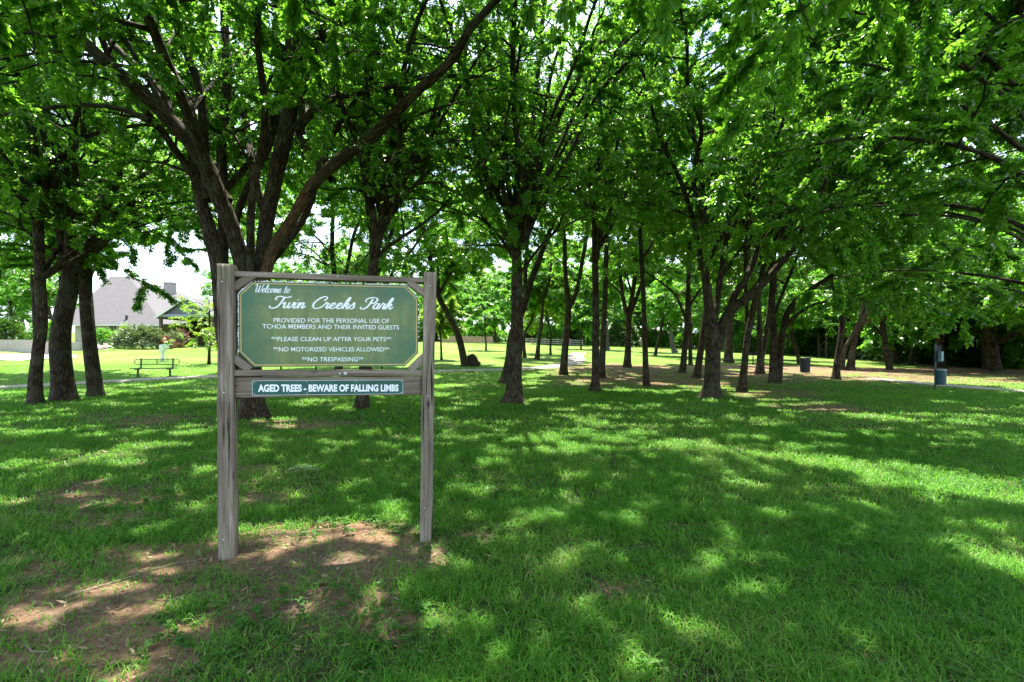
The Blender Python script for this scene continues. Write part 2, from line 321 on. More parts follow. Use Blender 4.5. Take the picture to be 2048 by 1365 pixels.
def tube_arrays(P, R, sides, rough=0, rng=None, flare=None):
    """P (K,n,3) R (K,n) -> verts, faces, grain"""
    K, n, _ = P.shape
    T = np.gradient(P, axis=1); T /= np.linalg.norm(T, axis=2, keepdims=True) + 1e-9
    ref = np.tile(np.array([.93, .31, .18]), (K, n, 1)); par = np.abs((T * ref).sum(2)) > .95; ref[par] = (0, .2, 1.)
    s = np.cross(T, ref); s /= np.linalg.norm(s, axis=2, keepdims=True) + 1e-9; u = np.cross(s, T)
    a = np.arange(sides) / sides * 2 * np.pi; ca, sa = np.cos(a), np.sin(a)
    RR = np.repeat(R[:, :, None], sides, 2)
    ln = np.concatenate([np.zeros((K, 1)), np.cumsum(np.linalg.norm(np.diff(P, axis=1), axis=2), 1)], 1)
    if flare is not None:
        amp, ph, hh, base = flare
        z = np.maximum(P[:, :, 2] - base, 0); RR = RR * (1 + (np.exp(-z / hh)[:, :, None]) * amp * (.75 + .55 * np.cos(5 * a + ph) * np.cos(2 * a + ph * 2) + .3 * np.cos(3 * a - ph)))
    if rough and rng is not None:
        ph = rng.rand(4) * 6.28
        RR = RR * (1 + rough * (np.sin(3 * a[None, None] + ln[:, :, None] * 1.3 + ph[0]) + .7 * np.sin(5 * a[None, None] - ln[:, :, None] * 2.1 + ph[1]) + .6 * np.sin(ln[:, :, None] * 3.7 + ph[2]) + .5 * np.sin(8 * a[None, None] + ph[3])))
    V = P[:, :, None] + RR[..., None] * (ca[None, None, :, None] * s[:, :, None] + sa[None, None, :, None] * u[:, :, None])
    off = (np.arange(K) * 7.31)[:, None, None] + (0 if rng is None else rng.rand() * 50)
    Gc = np.stack([RR * ca + off, RR * sa + off * 0, np.repeat(ln[:, :, None], sides, 2)], -1)
    k, i, j = np.meshgrid(np.arange(K), np.arange(n - 1), np.arange(sides), indexing='ij'); j2 = (j + 1) % sides; b = k * n * sides
    Fq = np.stack([b + i * sides + j, b + i * sides + j2, b + (i + 1) * sides + j2, b + (i + 1) * sides + j], -1)
    return V, Fq, Gc
def spline(pts, step):
    """Catmull-Rom through rows (x,y,z,r...) resampled to about step metres"""
    p = np.array(pts, float); q = np.vstack([2 * p[0] - p[1], p, 2 * p[-1] - p[-2]]); out = []
    for i in range(1, len(q) - 2):
        d = np.linalg.norm(q[i + 1, :3] - q[i, :3]); m = max(2, int(math.ceil(d / step))); t = np.arange(m)[:, None] / m
        a, b, c, e = q[i - 1], q[i], q[i + 1], q[i + 2]
        out.append(.5 * (2 * b + (c - a) * t + (2 * a - 5 * b + 4 * c - e) * t ** 2 + (3 * b - a - 3 * c + e) * t ** 3))
    out.append(q[-2:-1]); r = np.vstack(out); r[:, 3] = np.maximum(r[:, 3], .002); return r
class G:
    """small parts: boxes, lofts, tubes and prisms gathered into ONE mesh"""
    def __init__(s): s.v = []; s.f = []; s.g = []
    def _add(s, v, f, g=None):
        n = len(s.v); s.v += [tuple(q) for q in v]; s.f += [tuple(i + n for i in q) for q in f]; s.g += [tuple(q) for q in (g if g is not None else v)]
    def box(s, c, d, rz=0):
        cx, cy_, cz = c; hx, hy, hz = d[0] / 2, d[1] / 2, d[2] / 2; co, si = math.cos(rz), math.sin(rz)
        v = [(cx + co * x - si * y, cy_ + si * x + co * y, cz + z) for z in (-hz, hz) for x, y in ((-hx, -hy), (hx, -hy), (hx, hy), (-hx, hy))]
        s._add(v, [(3, 2, 1, 0), (4, 5, 6, 7), (0, 1, 5, 4), (1, 2, 6, 5), (2, 3, 7, 6), (3, 0, 4, 7)]); return s
    def loft(s, p0, p1, wv, dv, r=.006, n=24, wob=.002, seed=0):
        """timber from p0 to p1; wv, dv: full side vectors of its section"""
        rg = random.Random(seed); p0, p1, wv, dv = Vector(p0), Vector(p1), Vector(wv), Vector(dv); W, D = wv.length, dv.length; wu, du = wv / W, dv / D
        sec = []
        for sx, sy, st in ((1, -1, -90), (1, 1, 0), (-1, 1, 90), (-1, -1, 180)):
            for k in (0, 45, 90):
                a = math.radians(st + k); sec.append((sx * (W / 2 - r) + r * math.cos(a), sy * (D / 2 - r) + r * math.sin(a)))
            nx = (sx if sy == -1 and sx == 1 else 0)
        ns = len(sec); v = []; g = []; Ln = (p1 - p0).length; off = rg.random() * 40
        ph = [rg.random() * 6.28 for _ in range(6)]
        for i in range(n + 1):
            t = i / n; c = p0.lerp(p1, t); sc = 1 + wob / max(W, .02) * (math.sin(t * Ln * 7 + ph[0]) + .6 * math.sin(t * Ln * 17 + ph[1]))
            ox = wob * math.sin(t * Ln * 3 + ph[2]); oy = wob * math.sin(t * Ln * 4 + ph[3])
            for k, (a, b) in enumerate(sec):
                jit = 1 + wob * 6 * math.sin(k * 1.9 + t * Ln * 9 + ph[4])
                v.append(c + wu * (a * sc * jit + ox) + du * (b * sc * jit + oy)); g.append((a + off, b, t * Ln))
        f = [(i * ns + k, i * ns + (k + 1) % ns, (i + 1) * ns + (k + 1) % ns, (i + 1) * ns + k) for i in range(n) for k in range(ns)]
        f += [tuple(range(ns))[::-1], tuple(n * ns + k for k in range(ns))]
        s._add(v, f, g); return s
    def tube(s, pts, r, sides=8, caps=True):
        pts = [Vector(p) for p in pts]; rr = r if isinstance(r, (list, tuple)) else [r] * len(pts)
        V, Fq, _ = tube_arrays(np.array([[tuple(p) for p in pts]]), np.array([rr]), sides)
        f = [tuple(q) for q in Fq.reshape(-1, 4)]; n = len(pts)
        if caps: f += [tuple(range(sides))[::-1], tuple((n - 1) * sides + k for k in range(sides))]
        s._add(V.reshape(-1, 3).tolist(), f); return s
    def prism(s, poly, vec):
        """closed outline (3D points) pushed along vec"""
        n = len(poly); poly = [Vector(p) for p in poly]; vec = Vector(vec); v = poly + [p + vec for p in poly]
        s._add(v, [tuple(range(n)), tuple(range(2 * n - 1, n - 1, -1))] + [(k, n + k, n + (k + 1) % n, (k + 1) % n) for k in range(n)]); return s
    def disc(s, c, nrm, r, h, sides=10):
        c = Vector(c); nrm = Vector(nrm).normalized(); s.tube([c, c + nrm * h], r, sides); return s
    def build(s, name, m, parent=None, smooth=False):
        me = bpy.data.meshes.new(name); me.from_pydata(s.v, [], s.f)
        bm = bmesh.new(); bm.from_mesh(me); bmesh.ops.recalc_face_normals(bm, faces=bm.faces); bm.to_mesh(me); bm.free()
        at = me.attributes.new("grain", 'FLOAT_VECTOR', 'POINT'); at.data.foreach_set("vector", np.array(s.g, np.float32).ravel())
        me.materials.append(M[m])
        if smooth: me.polygons.foreach_set("use_smooth", [True] * len(me.polygons))
        o = bpy.data.objects.new(name, me); C.objects.link(o)
        if parent: o.parent = parent
        return o

# ------------------------------------------------------------------ ground sheet
def dirt_mask(x, y):
    d = np.zeros_like(x); py = HY + 1.5 * F / np.maximum(y, 1.2); px = CX + x / np.maximum(y, 1.2) * F
    n = fbm(x * 1.3 + 3, y * 1.3 + 8, 4); nn = fbm(x * .5 + 30, y * .5 + 11, 3)
    def el(cx, cy_, rx, ry, s): return s * np.clip(1.25 - np.sqrt(((px - cx) / rx) ** 2 + ((py - cy_) / ry) ** 2), 0, 1) * 1.4
    for q in ((200, 1260, 430, 230, .52), (220, 1000, 330, 150, .36), (520, 1000, 220, 70, .42), (640, 1105, 290, 75, 1.0), (330, 1120, 190, 50, .9), (160, 1215, 240, 75, .75), (620, 1210, 210, 70, .62), (90, 1330, 260, 70, .55), (300, 950, 200, 40, .36), (60, 1010, 120, 60, .3),
              (480, 940, 120, 25, .5), (800, 1250, 80, 60, .45), (950, 1070, 70, 25, .5), (1120, 1090, 70, 30, .4), (1700, 1320, 110, 40, .45), (1640, 815, 120, 18, .7), (1560, 790, 200, 14, .65),
              (1250, 1180, 120, 50, .3), (1760, 1180, 120, 40, .28), (260, 840, 220, 20, .45), (600, 850, 200, 18, .5)): d = np.maximum(d, el(*q))
    # bare leaf litter under the big grove and along the wood
    band = sstep(17, 22, y) * (1 - sstep(36, 44, y)) * sstep(-2, 5, x) * (1 - .55 * sstep(10, 13, x) * (1 - sstep(21, 26, y)))
    d = np.maximum(d, band * .74)
    d = np.maximum(d, .85 * sstep(28, 31, y) * (1 - sstep(38, 44, y)) * sstep(13, 17, x))
    d = np.maximum(d, .9 * sstep(36, 40, y) * sstep(.8, .9, x / np.maximum(y, 1)))
    fine = fbm(x * 3.7 + 13, y * 3.7 + 5, 3)
    return np.clip(d * (-.15 + 1.25 * n + 1.15 * fine) - .10 + .5 * (nn - .5) * (y < 16) * (1 - .6 * sstep(-1, 3, x)) + .25 * (fine - .5), 0, 1.2)
def axis(n, c, b, a): s = np.linspace(-1, 1, n); return c + a * np.sinh(b * s)
gx = axis(561, 0, 6.4, 2.0); gy = axis(561, 4, 6.4, 2.0)
XX, YY = np.meshgrid(gx, gy, indexing='ij'); ZZ = terr(XX, YY) + .012 * (fbm(XX * 4, YY * 4, 3) - .5) * (np.hypot(XX, YY) < 14)
n = 561; ii, jj = np.meshgrid(np.arange(n - 1), np.arange(n - 1), indexing='ij')
qb = QB(); qb.add(np.stack([XX, YY, ZZ], -1), np.stack([ii * n + jj, (ii + 1) * n + jj, (ii + 1) * n + jj + 1, ii * n + jj + 1], -1))
gr = qb.build("ground", ['ground']); tag(gr, kind='structure')
DM = dirt_mask(XX, YY)
at = gr.data.attributes.new("dirt", 'FLOAT', 'POINT'); at.data.foreach_set("value", DM.ravel().astype(np.float32))
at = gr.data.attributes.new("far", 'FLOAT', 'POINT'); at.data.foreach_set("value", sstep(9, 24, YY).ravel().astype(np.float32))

def ribbon(name, pts, wid, m, kind='structure', lift=.03, thick=.05):
    q = spline([(x, y, 0, w_ / 2) for (x, y), w_ in zip(pts, wid)], .6); d = np.gradient(q[:, :2], axis=0); d /= np.linalg.norm(d, axis=1, keepdims=True); nn_ = np.stack([-d[:, 1], d[:, 0]], 1)
    rows = []
    for k, sgn in enumerate((-1, -1, -.5, 0, .5, 1, 1)):
        ww = q[:, 3] * (1 + .12 * (fbm(q[:, 0] * 1.5 + k * 5, q[:, 1] * 1.5, 2) - .5)) ; p = q[:, :2] + nn_ * (sgn * ww)[:, None]
        z = terr(p[:, 0], p[:, 1]) + (lift if 0 < k < 6 else lift - thick); rows.append(np.concatenate([p, z[:, None]], 1))
    V = np.stack(rows, 1); a, b = V.shape[:2]; i, j = np.meshgrid(np.arange(a - 1), np.arange(b - 1), indexing='ij')
    q2 = QB(); q2.add(V, np.stack([i * b + j, (i + 1) * b + j, (i + 1) * b + j + 1, i * b + j + 1], -1)); o = q2.build(name, [m]); tag(o, kind=kind); return o
def gp(px, py): p = ground(px, py); return (p.x, p.y)
ribbon("path", [gp(-260, 786), gp(0, 776), gp(200, 765), gp(430, 754), gp(640, 750), gp(880, 743.5), gp(1010, 740), gp(1100, 735), gp(1140, 728), gp(1152, 719), gp(1150, 712), gp(1160, 706.5)], [1.7] * 12, 'path')
ribbon("path", [gp(1740, 758), gp(1780, 762), gp(1820, 766), gp(1880, 771.5), gp(2048, 785), gp(2300, 803)], [.7, 1.0, 1.3, 1.4, 1.4, 1.4], 'path', lift=.04)

# ------------------------------------------------------------------ grass
def blades(n, ylo, yhi, pw, hmin, hmax, wmin, wmax, seed, dens_dirt=1.0):
    r = np.random.RandomState(seed); t = r.rand(n); y = (ylo ** pw + t * (yhi ** pw - ylo ** pw)) ** (1 / pw); x = r.uniform(-1.25, 1.25, n) * (y + .6)
    clump = .55 * fbm(x * 2.2 + 5, y * 2.2 + 1, 3) + .45 * fbm(x * 9 + 3, y * 9 + 2, 2); keep = r.rand(n) < np.clip(1.08 - 1.08 * dirt_mask(x, y), .2, 1) * np.clip(-.45 + 2.5 * clump, .06, 1)
    keep &= np.hypot((x + 2.1), (y - 3.5)) > .12
    x, y, clump = x[keep], y[keep], clump[keep]; n = len(x); z = terr(x, y) - .004
    h = r.uniform(hmin, hmax, n) * (.55 + .9 * clump) * (1 - .45 * np.clip(dirt_mask(x, y), 0, 1)); wd = r.uniform(wmin, wmax, n)
    az = r.rand(n) * 2 * np.pi; ln = r.uniform(.35, 1.7, n) * h; dx, dy = np.cos(az), np.sin(az); fa = az + np.pi / 2 + r.normal(0, .5, n); sx, sy = np.cos(fa) * wd / 2, np.sin(fa) * wd / 2
    V = np.empty((n, 6, 3))
    for k, (a, b, ww) in enumerate(((0, 0, 1), (.35, .62, .85), (1., .95, .12))):
        for s_ in (0, 1):
            q = V[:, 2 * k + s_]; sg = 1 if s_ else -1
            q[:, 0] = x + dx * ln * a + sg * sx * ww; q[:, 1] = y + dy * ln * a + sg * sy * ww; q[:, 2] = z + h * b * (1 if k < 2 else 1 - .25 * (ln / h - .2))
    b0 = np.arange(n)[:, None] * 6; f = np.stack([b0 + np.array([0, 1, 3, 2]), b0 + np.array([2, 3, 5, 4])], 1); return V, f
gq = QB()
for a in ((170000, 1.7, 4.6, 1.5, .03, .105, .003, .0065, 1), (210000, 4.2, 9, 1.7, .03, .105, .005, .010, 2), (190000, 8.5, 18, 1.8, .03, .10, .010, .020, 3), (90000, 16, 32, 1.8, .03, .09, .02, .04, 4)):
    gq.add(*blades(*a))
tag(gq.build("grass", ['grass']), kind='stuff')
def weeds():
    r = np.random.RandomState(5); q = QB(); n = 5200
    y = (1.8 ** 1.4 + r.rand(n) * (9 ** 1.4 - 1.8 ** 1.4)) ** (1 / 1.4); x = r.uniform(-1.2, 1.2, n) * (y + .5)
    d = fbm(x * .9 + 60, y * .9 + 20, 3); k = (d > .49) & (r.rand(n) < .9); x, y = x[k], y[k]; n = len(x); V = []
    for m in range(7):
        a = r.rand(n) * 6.28; l = r.uniform(.018, .05, n); e = r.uniform(.015, .05, n); c, s = np.cos(a), np.sin(a); z = terr(x, y)
        def p(f, sd, h): return np.stack([x + c * l * f - s * l * sd, y + s * l * f + c * l * sd, z + h], 1)
        V.append(np.stack([p(.15, 0, e), p(.6, .36, e + .012), p(1.1, 0, e + .002), p(.6, -.36, e + .012)], 1))
    V = np.concatenate(V); q.add(V, np.arange(len(V) * 4)); return q.build("weeds", ['weed'])
tag(weeds(), kind='stuff')

def litter():
    r = np.random.RandomState(15); q = QB(); n = 120000
    y = (1.7 ** 1.3 + r.rand(n) * (30 ** 1.3 - 1.7 ** 1.3)) ** (1 / 1.3); x = r.uniform(-1.2, 1.2, n) * (y + .5); k = r.rand(n) < .10 + .9 * np.clip(dirt_mask(x, y), 0, 1)
    x, y = x[k], y[k]; n = len(x); z = terr(x, y) + r.uniform(.004, .016, n); a = r.rand(n) * 6.28; l = r.uniform(.008, .03, n) * (1 + .05 * y); wd = l * np.where(r.rand(n) < .45, .12, r.uniform(.4, .6, n)); c, s_ = np.cos(a), np.sin(a); h = r.normal(0, .25, n) * l
    def p(f, g, e): return np.stack([x + c * l * f - s_ * wd * g, y + s_ * l * f + c * wd * g, z + e * h + np.abs(h) * .6], 1)
    V = np.stack([p(-1, 0, -1), p(0, -.5, .3), p(1, 0, 1), p(0, .5, -.3)], 1); q.add(V, np.arange(n * 4)); return q.build("leaf_litter", ['litter'])
M['litter'] = leaf_mat("dry_leaf_bits", (.035, .02, .012), (.42, .31, .19), (.2, .12, .05), .2, .02)
tag(litter(), kind='stuff')

# ------------------------------------------------------------------ trees
def spray_templates(ls, nl, detail, seed, droop=.25):
    """twig sprays: leaves alternate along a twig in a loose plane; (T, nl, nv, 3)"""
    r = np.random.RandomState(seed); out = []
    prof = [(0, 0), (.5, .27), (1, 0), (.5, -.27)] if not detail else [(0, 0), (.28, .25), (.68, .21), (1, 0), (.68, -.21), (.28, -.25)]
    for t in range(8):
        Ls = []
        tl = ls * nl * .33
        for i in range(nl):
            s = (i + .6) / nl; side = 1 if i % 2 else -1; l = ls * r.uniform(.65, 1.15) * (1 - .3 * abs(s - .5))
            a = side * math.radians(r.uniform(35, 75)) * (1 - .6 * s) if i < nl - 1 else 0
            d = Vector((math.cos(a), math.sin(a), -droop * r.uniform(.2, 1.6))).normalized(); nz = Vector((r.normal(0, .42), r.normal(0, .42), 1)).normalized()
            sd = nz.cross(d).normalized(); nz = d.cross(sd)
            o = Vector((tl * s, side * .01, -droop * tl * s * s * .6))
            Ls.append([tuple(o + d * (f * l) + sd * (g * l * 1.05) + nz * (abs(g) * l * .35 - f * f * l * .12)) for f, g in prof])
        out.append(Ls)
    return np.array(out)
def frames(d, rng, tilt):
    d = d / (np.linalg.norm(d, axis=1, keepdims=True) + 1e-9); up = np.tile([0, 0, 1.], (len(d), 1)) + rng.normal(0, tilt, (len(d), 3))
    y = np.cross(up, d); y /= np.linalg.norm(y, axis=1, keepdims=True) + 1e-9; z = np.cross(d, y); return np.stack([d, y, z], 2)
TEMPL = {}
DEBUG = False
CELL, CX0, CY0, CNX, CNY = .2, -18.0, 0.0, 180, 160
COV = np.zeros((CNX, CNY)); PENDING = []; CAP = 6.6
def cellof(p):
    gx = p[:, 0] - SV.x / SV.z * p[:, 2]; gy = p[:, 1] - SV.y / SV.z * p[:, 2]; i = ((gx - CX0) / CELL).astype(int); j = ((gy - CY0) / CELL).astype(int)
    return i, j, (i >= 0) & (i < CNX) & (j >= 0) & (j < CNY)
def cover(p, ls):
    i, j, ok = cellof(p); np.add.at(COV, (i[ok], j[ok]), ls * ls * .22 / CELL ** 2)
def close_canopy(target):
    """thicken twigs above ground that the leaf roof leaves open, except at the openings of SUNSPOTS"""
    pts, tid = [], []
    for k, t in enumerate(PENDING):
        p = t['P3'].reshape(-1, 3); pts.append(p); tid.append(np.full(len(p), k))
    pts = np.concatenate(pts); tid = np.concatenate(tid); i, j, ok = cellof(pts); r = np.random.RandomState(99); key = np.where(ok, i * CNY + j, -1); order = np.argsort(key); ks = key[order]
    add = [[] for _ in PENDING]; miss = 0; tot = 0
    ci, cj = np.meshgrid(np.arange(CNX), np.arange(CNY), indexing='ij'); gx = CX0 + (ci + .5) * CELL; gy = CY0 + (cj + .5) * CELL
    d = np.full(gx.shape, 9.)
    for q in SUNSPOTS: d = np.minimum(d, ((gx - q[0]) / q[2]) ** 2 + ((gy - q[1]) / q[3]) ** 2)
    need = np.where((d > 1) & (np.abs(gx) < 1.3 * gy + 2), np.maximum(0, target - COV), 0)
    for a, b in zip(*np.where(need > .2)):
        lo, hi = np.searchsorted(ks, [a * CNY + b, a * CNY + b + 1]); tot += 1
        sh = np.zeros(3)
        if hi <= lo:
            for ra in range(1, 5):
                for da, db in [(x_, y_) for x_ in range(-ra, ra + 1) for y_ in range(-ra, ra + 1) if max(abs(x_), abs(y_)) == ra]:
                    if 0 <= b + db < CNY:
                        lo, hi = np.searchsorted(ks, [(a + da) * CNY + b + db, (a + da) * CNY + b + db + 1])
                        if hi > lo: sh = np.array([-da * CELL, -db * CELL, 0.]); break
                if hi > lo: break
        if hi <= lo: miss += 1; continue
        c = order[r.randint(lo, hi, 3)]; t = PENDING[tid[c[0]]]; n_ = need[a, b] * CELL ** 2 / (t['nl'] * t['ls'] ** 2 * .22); n_ = int(n_) + (r.rand() < n_ % 1)
        for m in range(min(n_, 6)): q = order[r.randint(lo, hi)]; add[tid[q]].append(pts[q] + sh * r.uniform(.6, 1.1))
    import sys; print("DBG", np.round([[COV[int((x - CX0) / CELL):int((x + 1 - CX0) / CELL), int((y - CY0) / CELL):int((y + 1 - CY0) / CELL)].mean() for x in range(-10, 12)] for y in range(1, 24)], 1).tolist(), file=sys.stderr) if DEBUG else None; print("canopy cells thin", tot, "without twigs", miss, "sprays added", sum(map(len, add)))
    for t, a in zip(PENDING, add):
        if a:
            p = np.array(a) - t['b'] + r.normal(0, .1, (len(a), 3)); dr = r.normal(0, 1, (len(a), 3)); dr[:, 2] *= .3
            leaves(t['cq'], p, dr, r, t['ls'], t['nl'], t['detail'], .4, tuple(t['b']))
        t['cq'].build("crown", t['cm'], t['root'])
def leaves(qb, pos, d, rng, ls, nl, detail, tilt, prune, m=0, droop=.25, thin=None):
    key = (round(ls, 3), nl, detail, droop)
    if key not in TEMPL: TEMPL[key] = spray_templates(ls, nl, detail, 3, droop)
    T = TEMPL[key]; R = frames(d, rng, tilt); ti = rng.randint(0, len(T), len(pos)); sc = rng.uniform(.6, 1.35, len(pos))
    V = np.einsum('kij,klvj->klvi', R, T[ti] * sc[:, None, None, None]) + pos[:, None, None]
    V = V.reshape(-1, V.shape[2], 3)
    if prune is not None:
        V = V[shade_keep(V.mean(1) + np.array(prune), rng)]
        i, j, ok = cellof(V.mean(1) + np.array(prune)); lv = np.zeros(len(V)); lv[ok] = COV[i[ok], j[ok]]; cp = CAP + 6.2 * sstep(4, 9, (V.mean(1) + np.array(prune))[:, 0]); V = V[rng.rand(len(V)) > sstep(cp - 2.8, cp + 2.1, lv) * .93]
    nv = V.shape[1]; b0 = np.arange(len(V))[:, None] * nv
    f = b0 + np.arange(4) if nv == 4 else np.stack([b0 + np.array([0, 1, 2, 3]), b0 + np.array([0, 3, 4, 5])], 1)
    qb.add(V, f, m=m)
    if prune is not None: cover(V.mean(1) + np.array(prune), ls)
    return len(V)
def unit(v): return v / (np.linalg.norm(v, axis=-1, keepdims=True) + 1e-9)
def branch_off(limbs, rng, per_m, lmin, lmax, zmin, npts, spread, lift, droop, t0=.25):
    """limbs: rows (x,y,z,r) -> child poly-lines (K,npts,3), radii (K,npts)"""
    S_, D_, L_, R_ = [], [], [], []
    for q, first in limbs:
        ln = np.concatenate([[0], np.cumsum(np.linalg.norm(np.diff(q[:, :3], axis=0), axis=1))]); tot = ln[-1]
        k = max(1, int(tot * per_m * (1 - first))); s = (first + (1 - first) * (np.arange(k) + rng.rand(k)) / k) * tot
        p = np.stack([np.interp(s, ln, q[:, c]) for c in range(4)], 1); tg = unit(np.stack([np.interp(np.minimum(s + .2, tot), ln, q[:, c]) - np.interp(np.maximum(s - .2, 0), ln, q[:, c]) for c in range(3)], 1))
        ok = p[:, 2] > zmin; p, tg, s = p[ok], tg[ok], s[ok]; k = len(p)
        if not k: continue
        az = rng.rand() * 6.28 + np.arange(k) * 2.4 + rng.normal(0, .4, k); hor = np.stack([np.cos(az), np.sin(az), np.zeros(k)], 1); hor -= tg * (hor * tg).sum(1, keepdims=True); hor = unit(hor)
        d = unit(tg * (1 - spread) + hor * spread + np.array([0, 0, lift])); S_.append(p); D_.append(d); L_.append(rng.uniform(lmin, lmax, k) * (1.1 - .45 * s / tot)); R_.append(np.minimum(p[:, 3] * .6, .013 + .014 * L_[-1]))
    if not S_: return np.zeros((0, npts, 3)), np.zeros((0, npts))
    p = np.concatenate(S_); d = np.concatenate(D_); l = np.concatenate(L_); r0 = np.concatenate(R_); K = len(p); P = np.empty((K, npts, 3)); P[:, 0] = p[:, :3]; dd = d.copy()
    for i in range(1, npts):
        dd = unit(dd + rng.normal(0, .16, (K, 3)) + np.array([0, 0, -droop])); P[:, i] = P[:, i - 1] + dd * (l / (npts - 1))[:, None]
    return P, r0[:, None] * np.linspace(1, .25, npts)[None]
def grow(base, limbs, rng, nleaf, ls, detail, zcb, spread=(1.3, 2.8), prune=True, sides=14, leafmat='leaf', bark='bark', twigs=True, droop=.12, nl=5, tilt=.6, rust=()):
    """limbs: list of (rows x,y,z,r in local space, leafy start fraction) -> trunk and crown builders"""
    tq, cq = QB(), QB()
    for k, (q, first) in enumerate(limbs):
        q2 = spline(q, .16 if detail else .35)
        fl = (.32, rng.rand() * 6.28, .08 + q[0][3] * .3, q2[0, 2] + .05) if k == 0 else None
        v, f, g = tube_arrays(q2[None, :, :3], q2[None, :, 3], sides if q2[0, 3] > .05 else 7, .028 if k == 0 else .02, rng, fl); tq.add(v, f, g, 1 if k in rust else 0)
    lim = [(spline(q, .3), f) for q, f in limbs if f < 1]
    P2, R2 = branch_off(lim, rng, 2.0, spread[0] * 1.15, spread[1] * 1.2, zcb, 6, .72, .22, droop)
    if prune and len(P2):
        kp = np.ones(len(P2), bool)
        for i in (1, 2, 3): kp &= shade_keep(P2[:, i] + np.array(tuple(base)), rng, BIGSPOTS)
        P2, R2 = P2[kp], R2[kp]
    P3, R3 = branch_off([(np.concatenate([P2[k], R2[k][:, None]], 1), .15) for k in range(len(P2))], rng, 3.0, .6, 1.5, zcb - 1.2, 4, .7, .05, droop * 1.2)
    if len(P2): tq.add(*tube_arrays(P2, R2, 5, 0, rng))
    Pt, Rt = P3, R3
    if prune and len(P3):
        kp = shade_keep(P3[:, 2] + np.array(tuple(base)), rng) & shade_keep(P3[:, 1] + np.array(tuple(base)), rng); Pt, Rt = P3[kp], R3[kp]
    if len(Pt) and twigs: v, f, g = tube_arrays(Pt, np.maximum(Rt * .6, .0025), 3); cq.add(v, f, g, 1)
    nsp = max(1, int(nleaf / nl)); k = rng.randint(0, len(P3), nsp); t = rng.rand(nsp) ** .8 * 2.98; i = t.astype(int); fr = (t - i)[:, None]
    pos = P3[k, i] * (1 - fr) + P3[k, i + 1] * fr; dr = unit(P3[k, i + 1] - P3[k, i]) + rng.normal(0, .45, (nsp, 3)); dr[:, 2] *= .6
    for c in np.array_split(np.arange(nsp), max(1, nsp // 1500) if prune else 1): leaves(cq, pos[c], dr[c], rng, ls, nl, detail, tilt, tuple(base) if prune else None)
    if prune: PENDING.append(dict(b=np.array(tuple(base)), cq=cq, P3=P3[:, 1:] + np.array(tuple(base)), ls=ls, nl=nl, detail=detail, cm=[leafmat, bark]))
    return tq, cq, [bark] + (['bark_rust'] if rust else []), [leafmat, bark]
def extend(q, rng, ztop, length, out=.0):
    """carry a limb on upwards past its last traced point"""
    q = [tuple(r) for r in q]; d = np.array(q[-1][:3]) - np.array(q[-2][:3]); d = d / np.linalg.norm(d); p = np.array(q[-1][:3]); r = q[-1][3]; s = 0
    while p[2] < ztop and s < length:
        d = d + rng.normal(0, .12, 3) + np.array([0, 0, .05]); d /= np.linalg.norm(d); p = p + d * .8; s += .8; q.append((*p, max(.012, r * (1 - s / (length + .6)))))
    return q
GR = "park trees under the leafy canopy"
DENS = 5.2
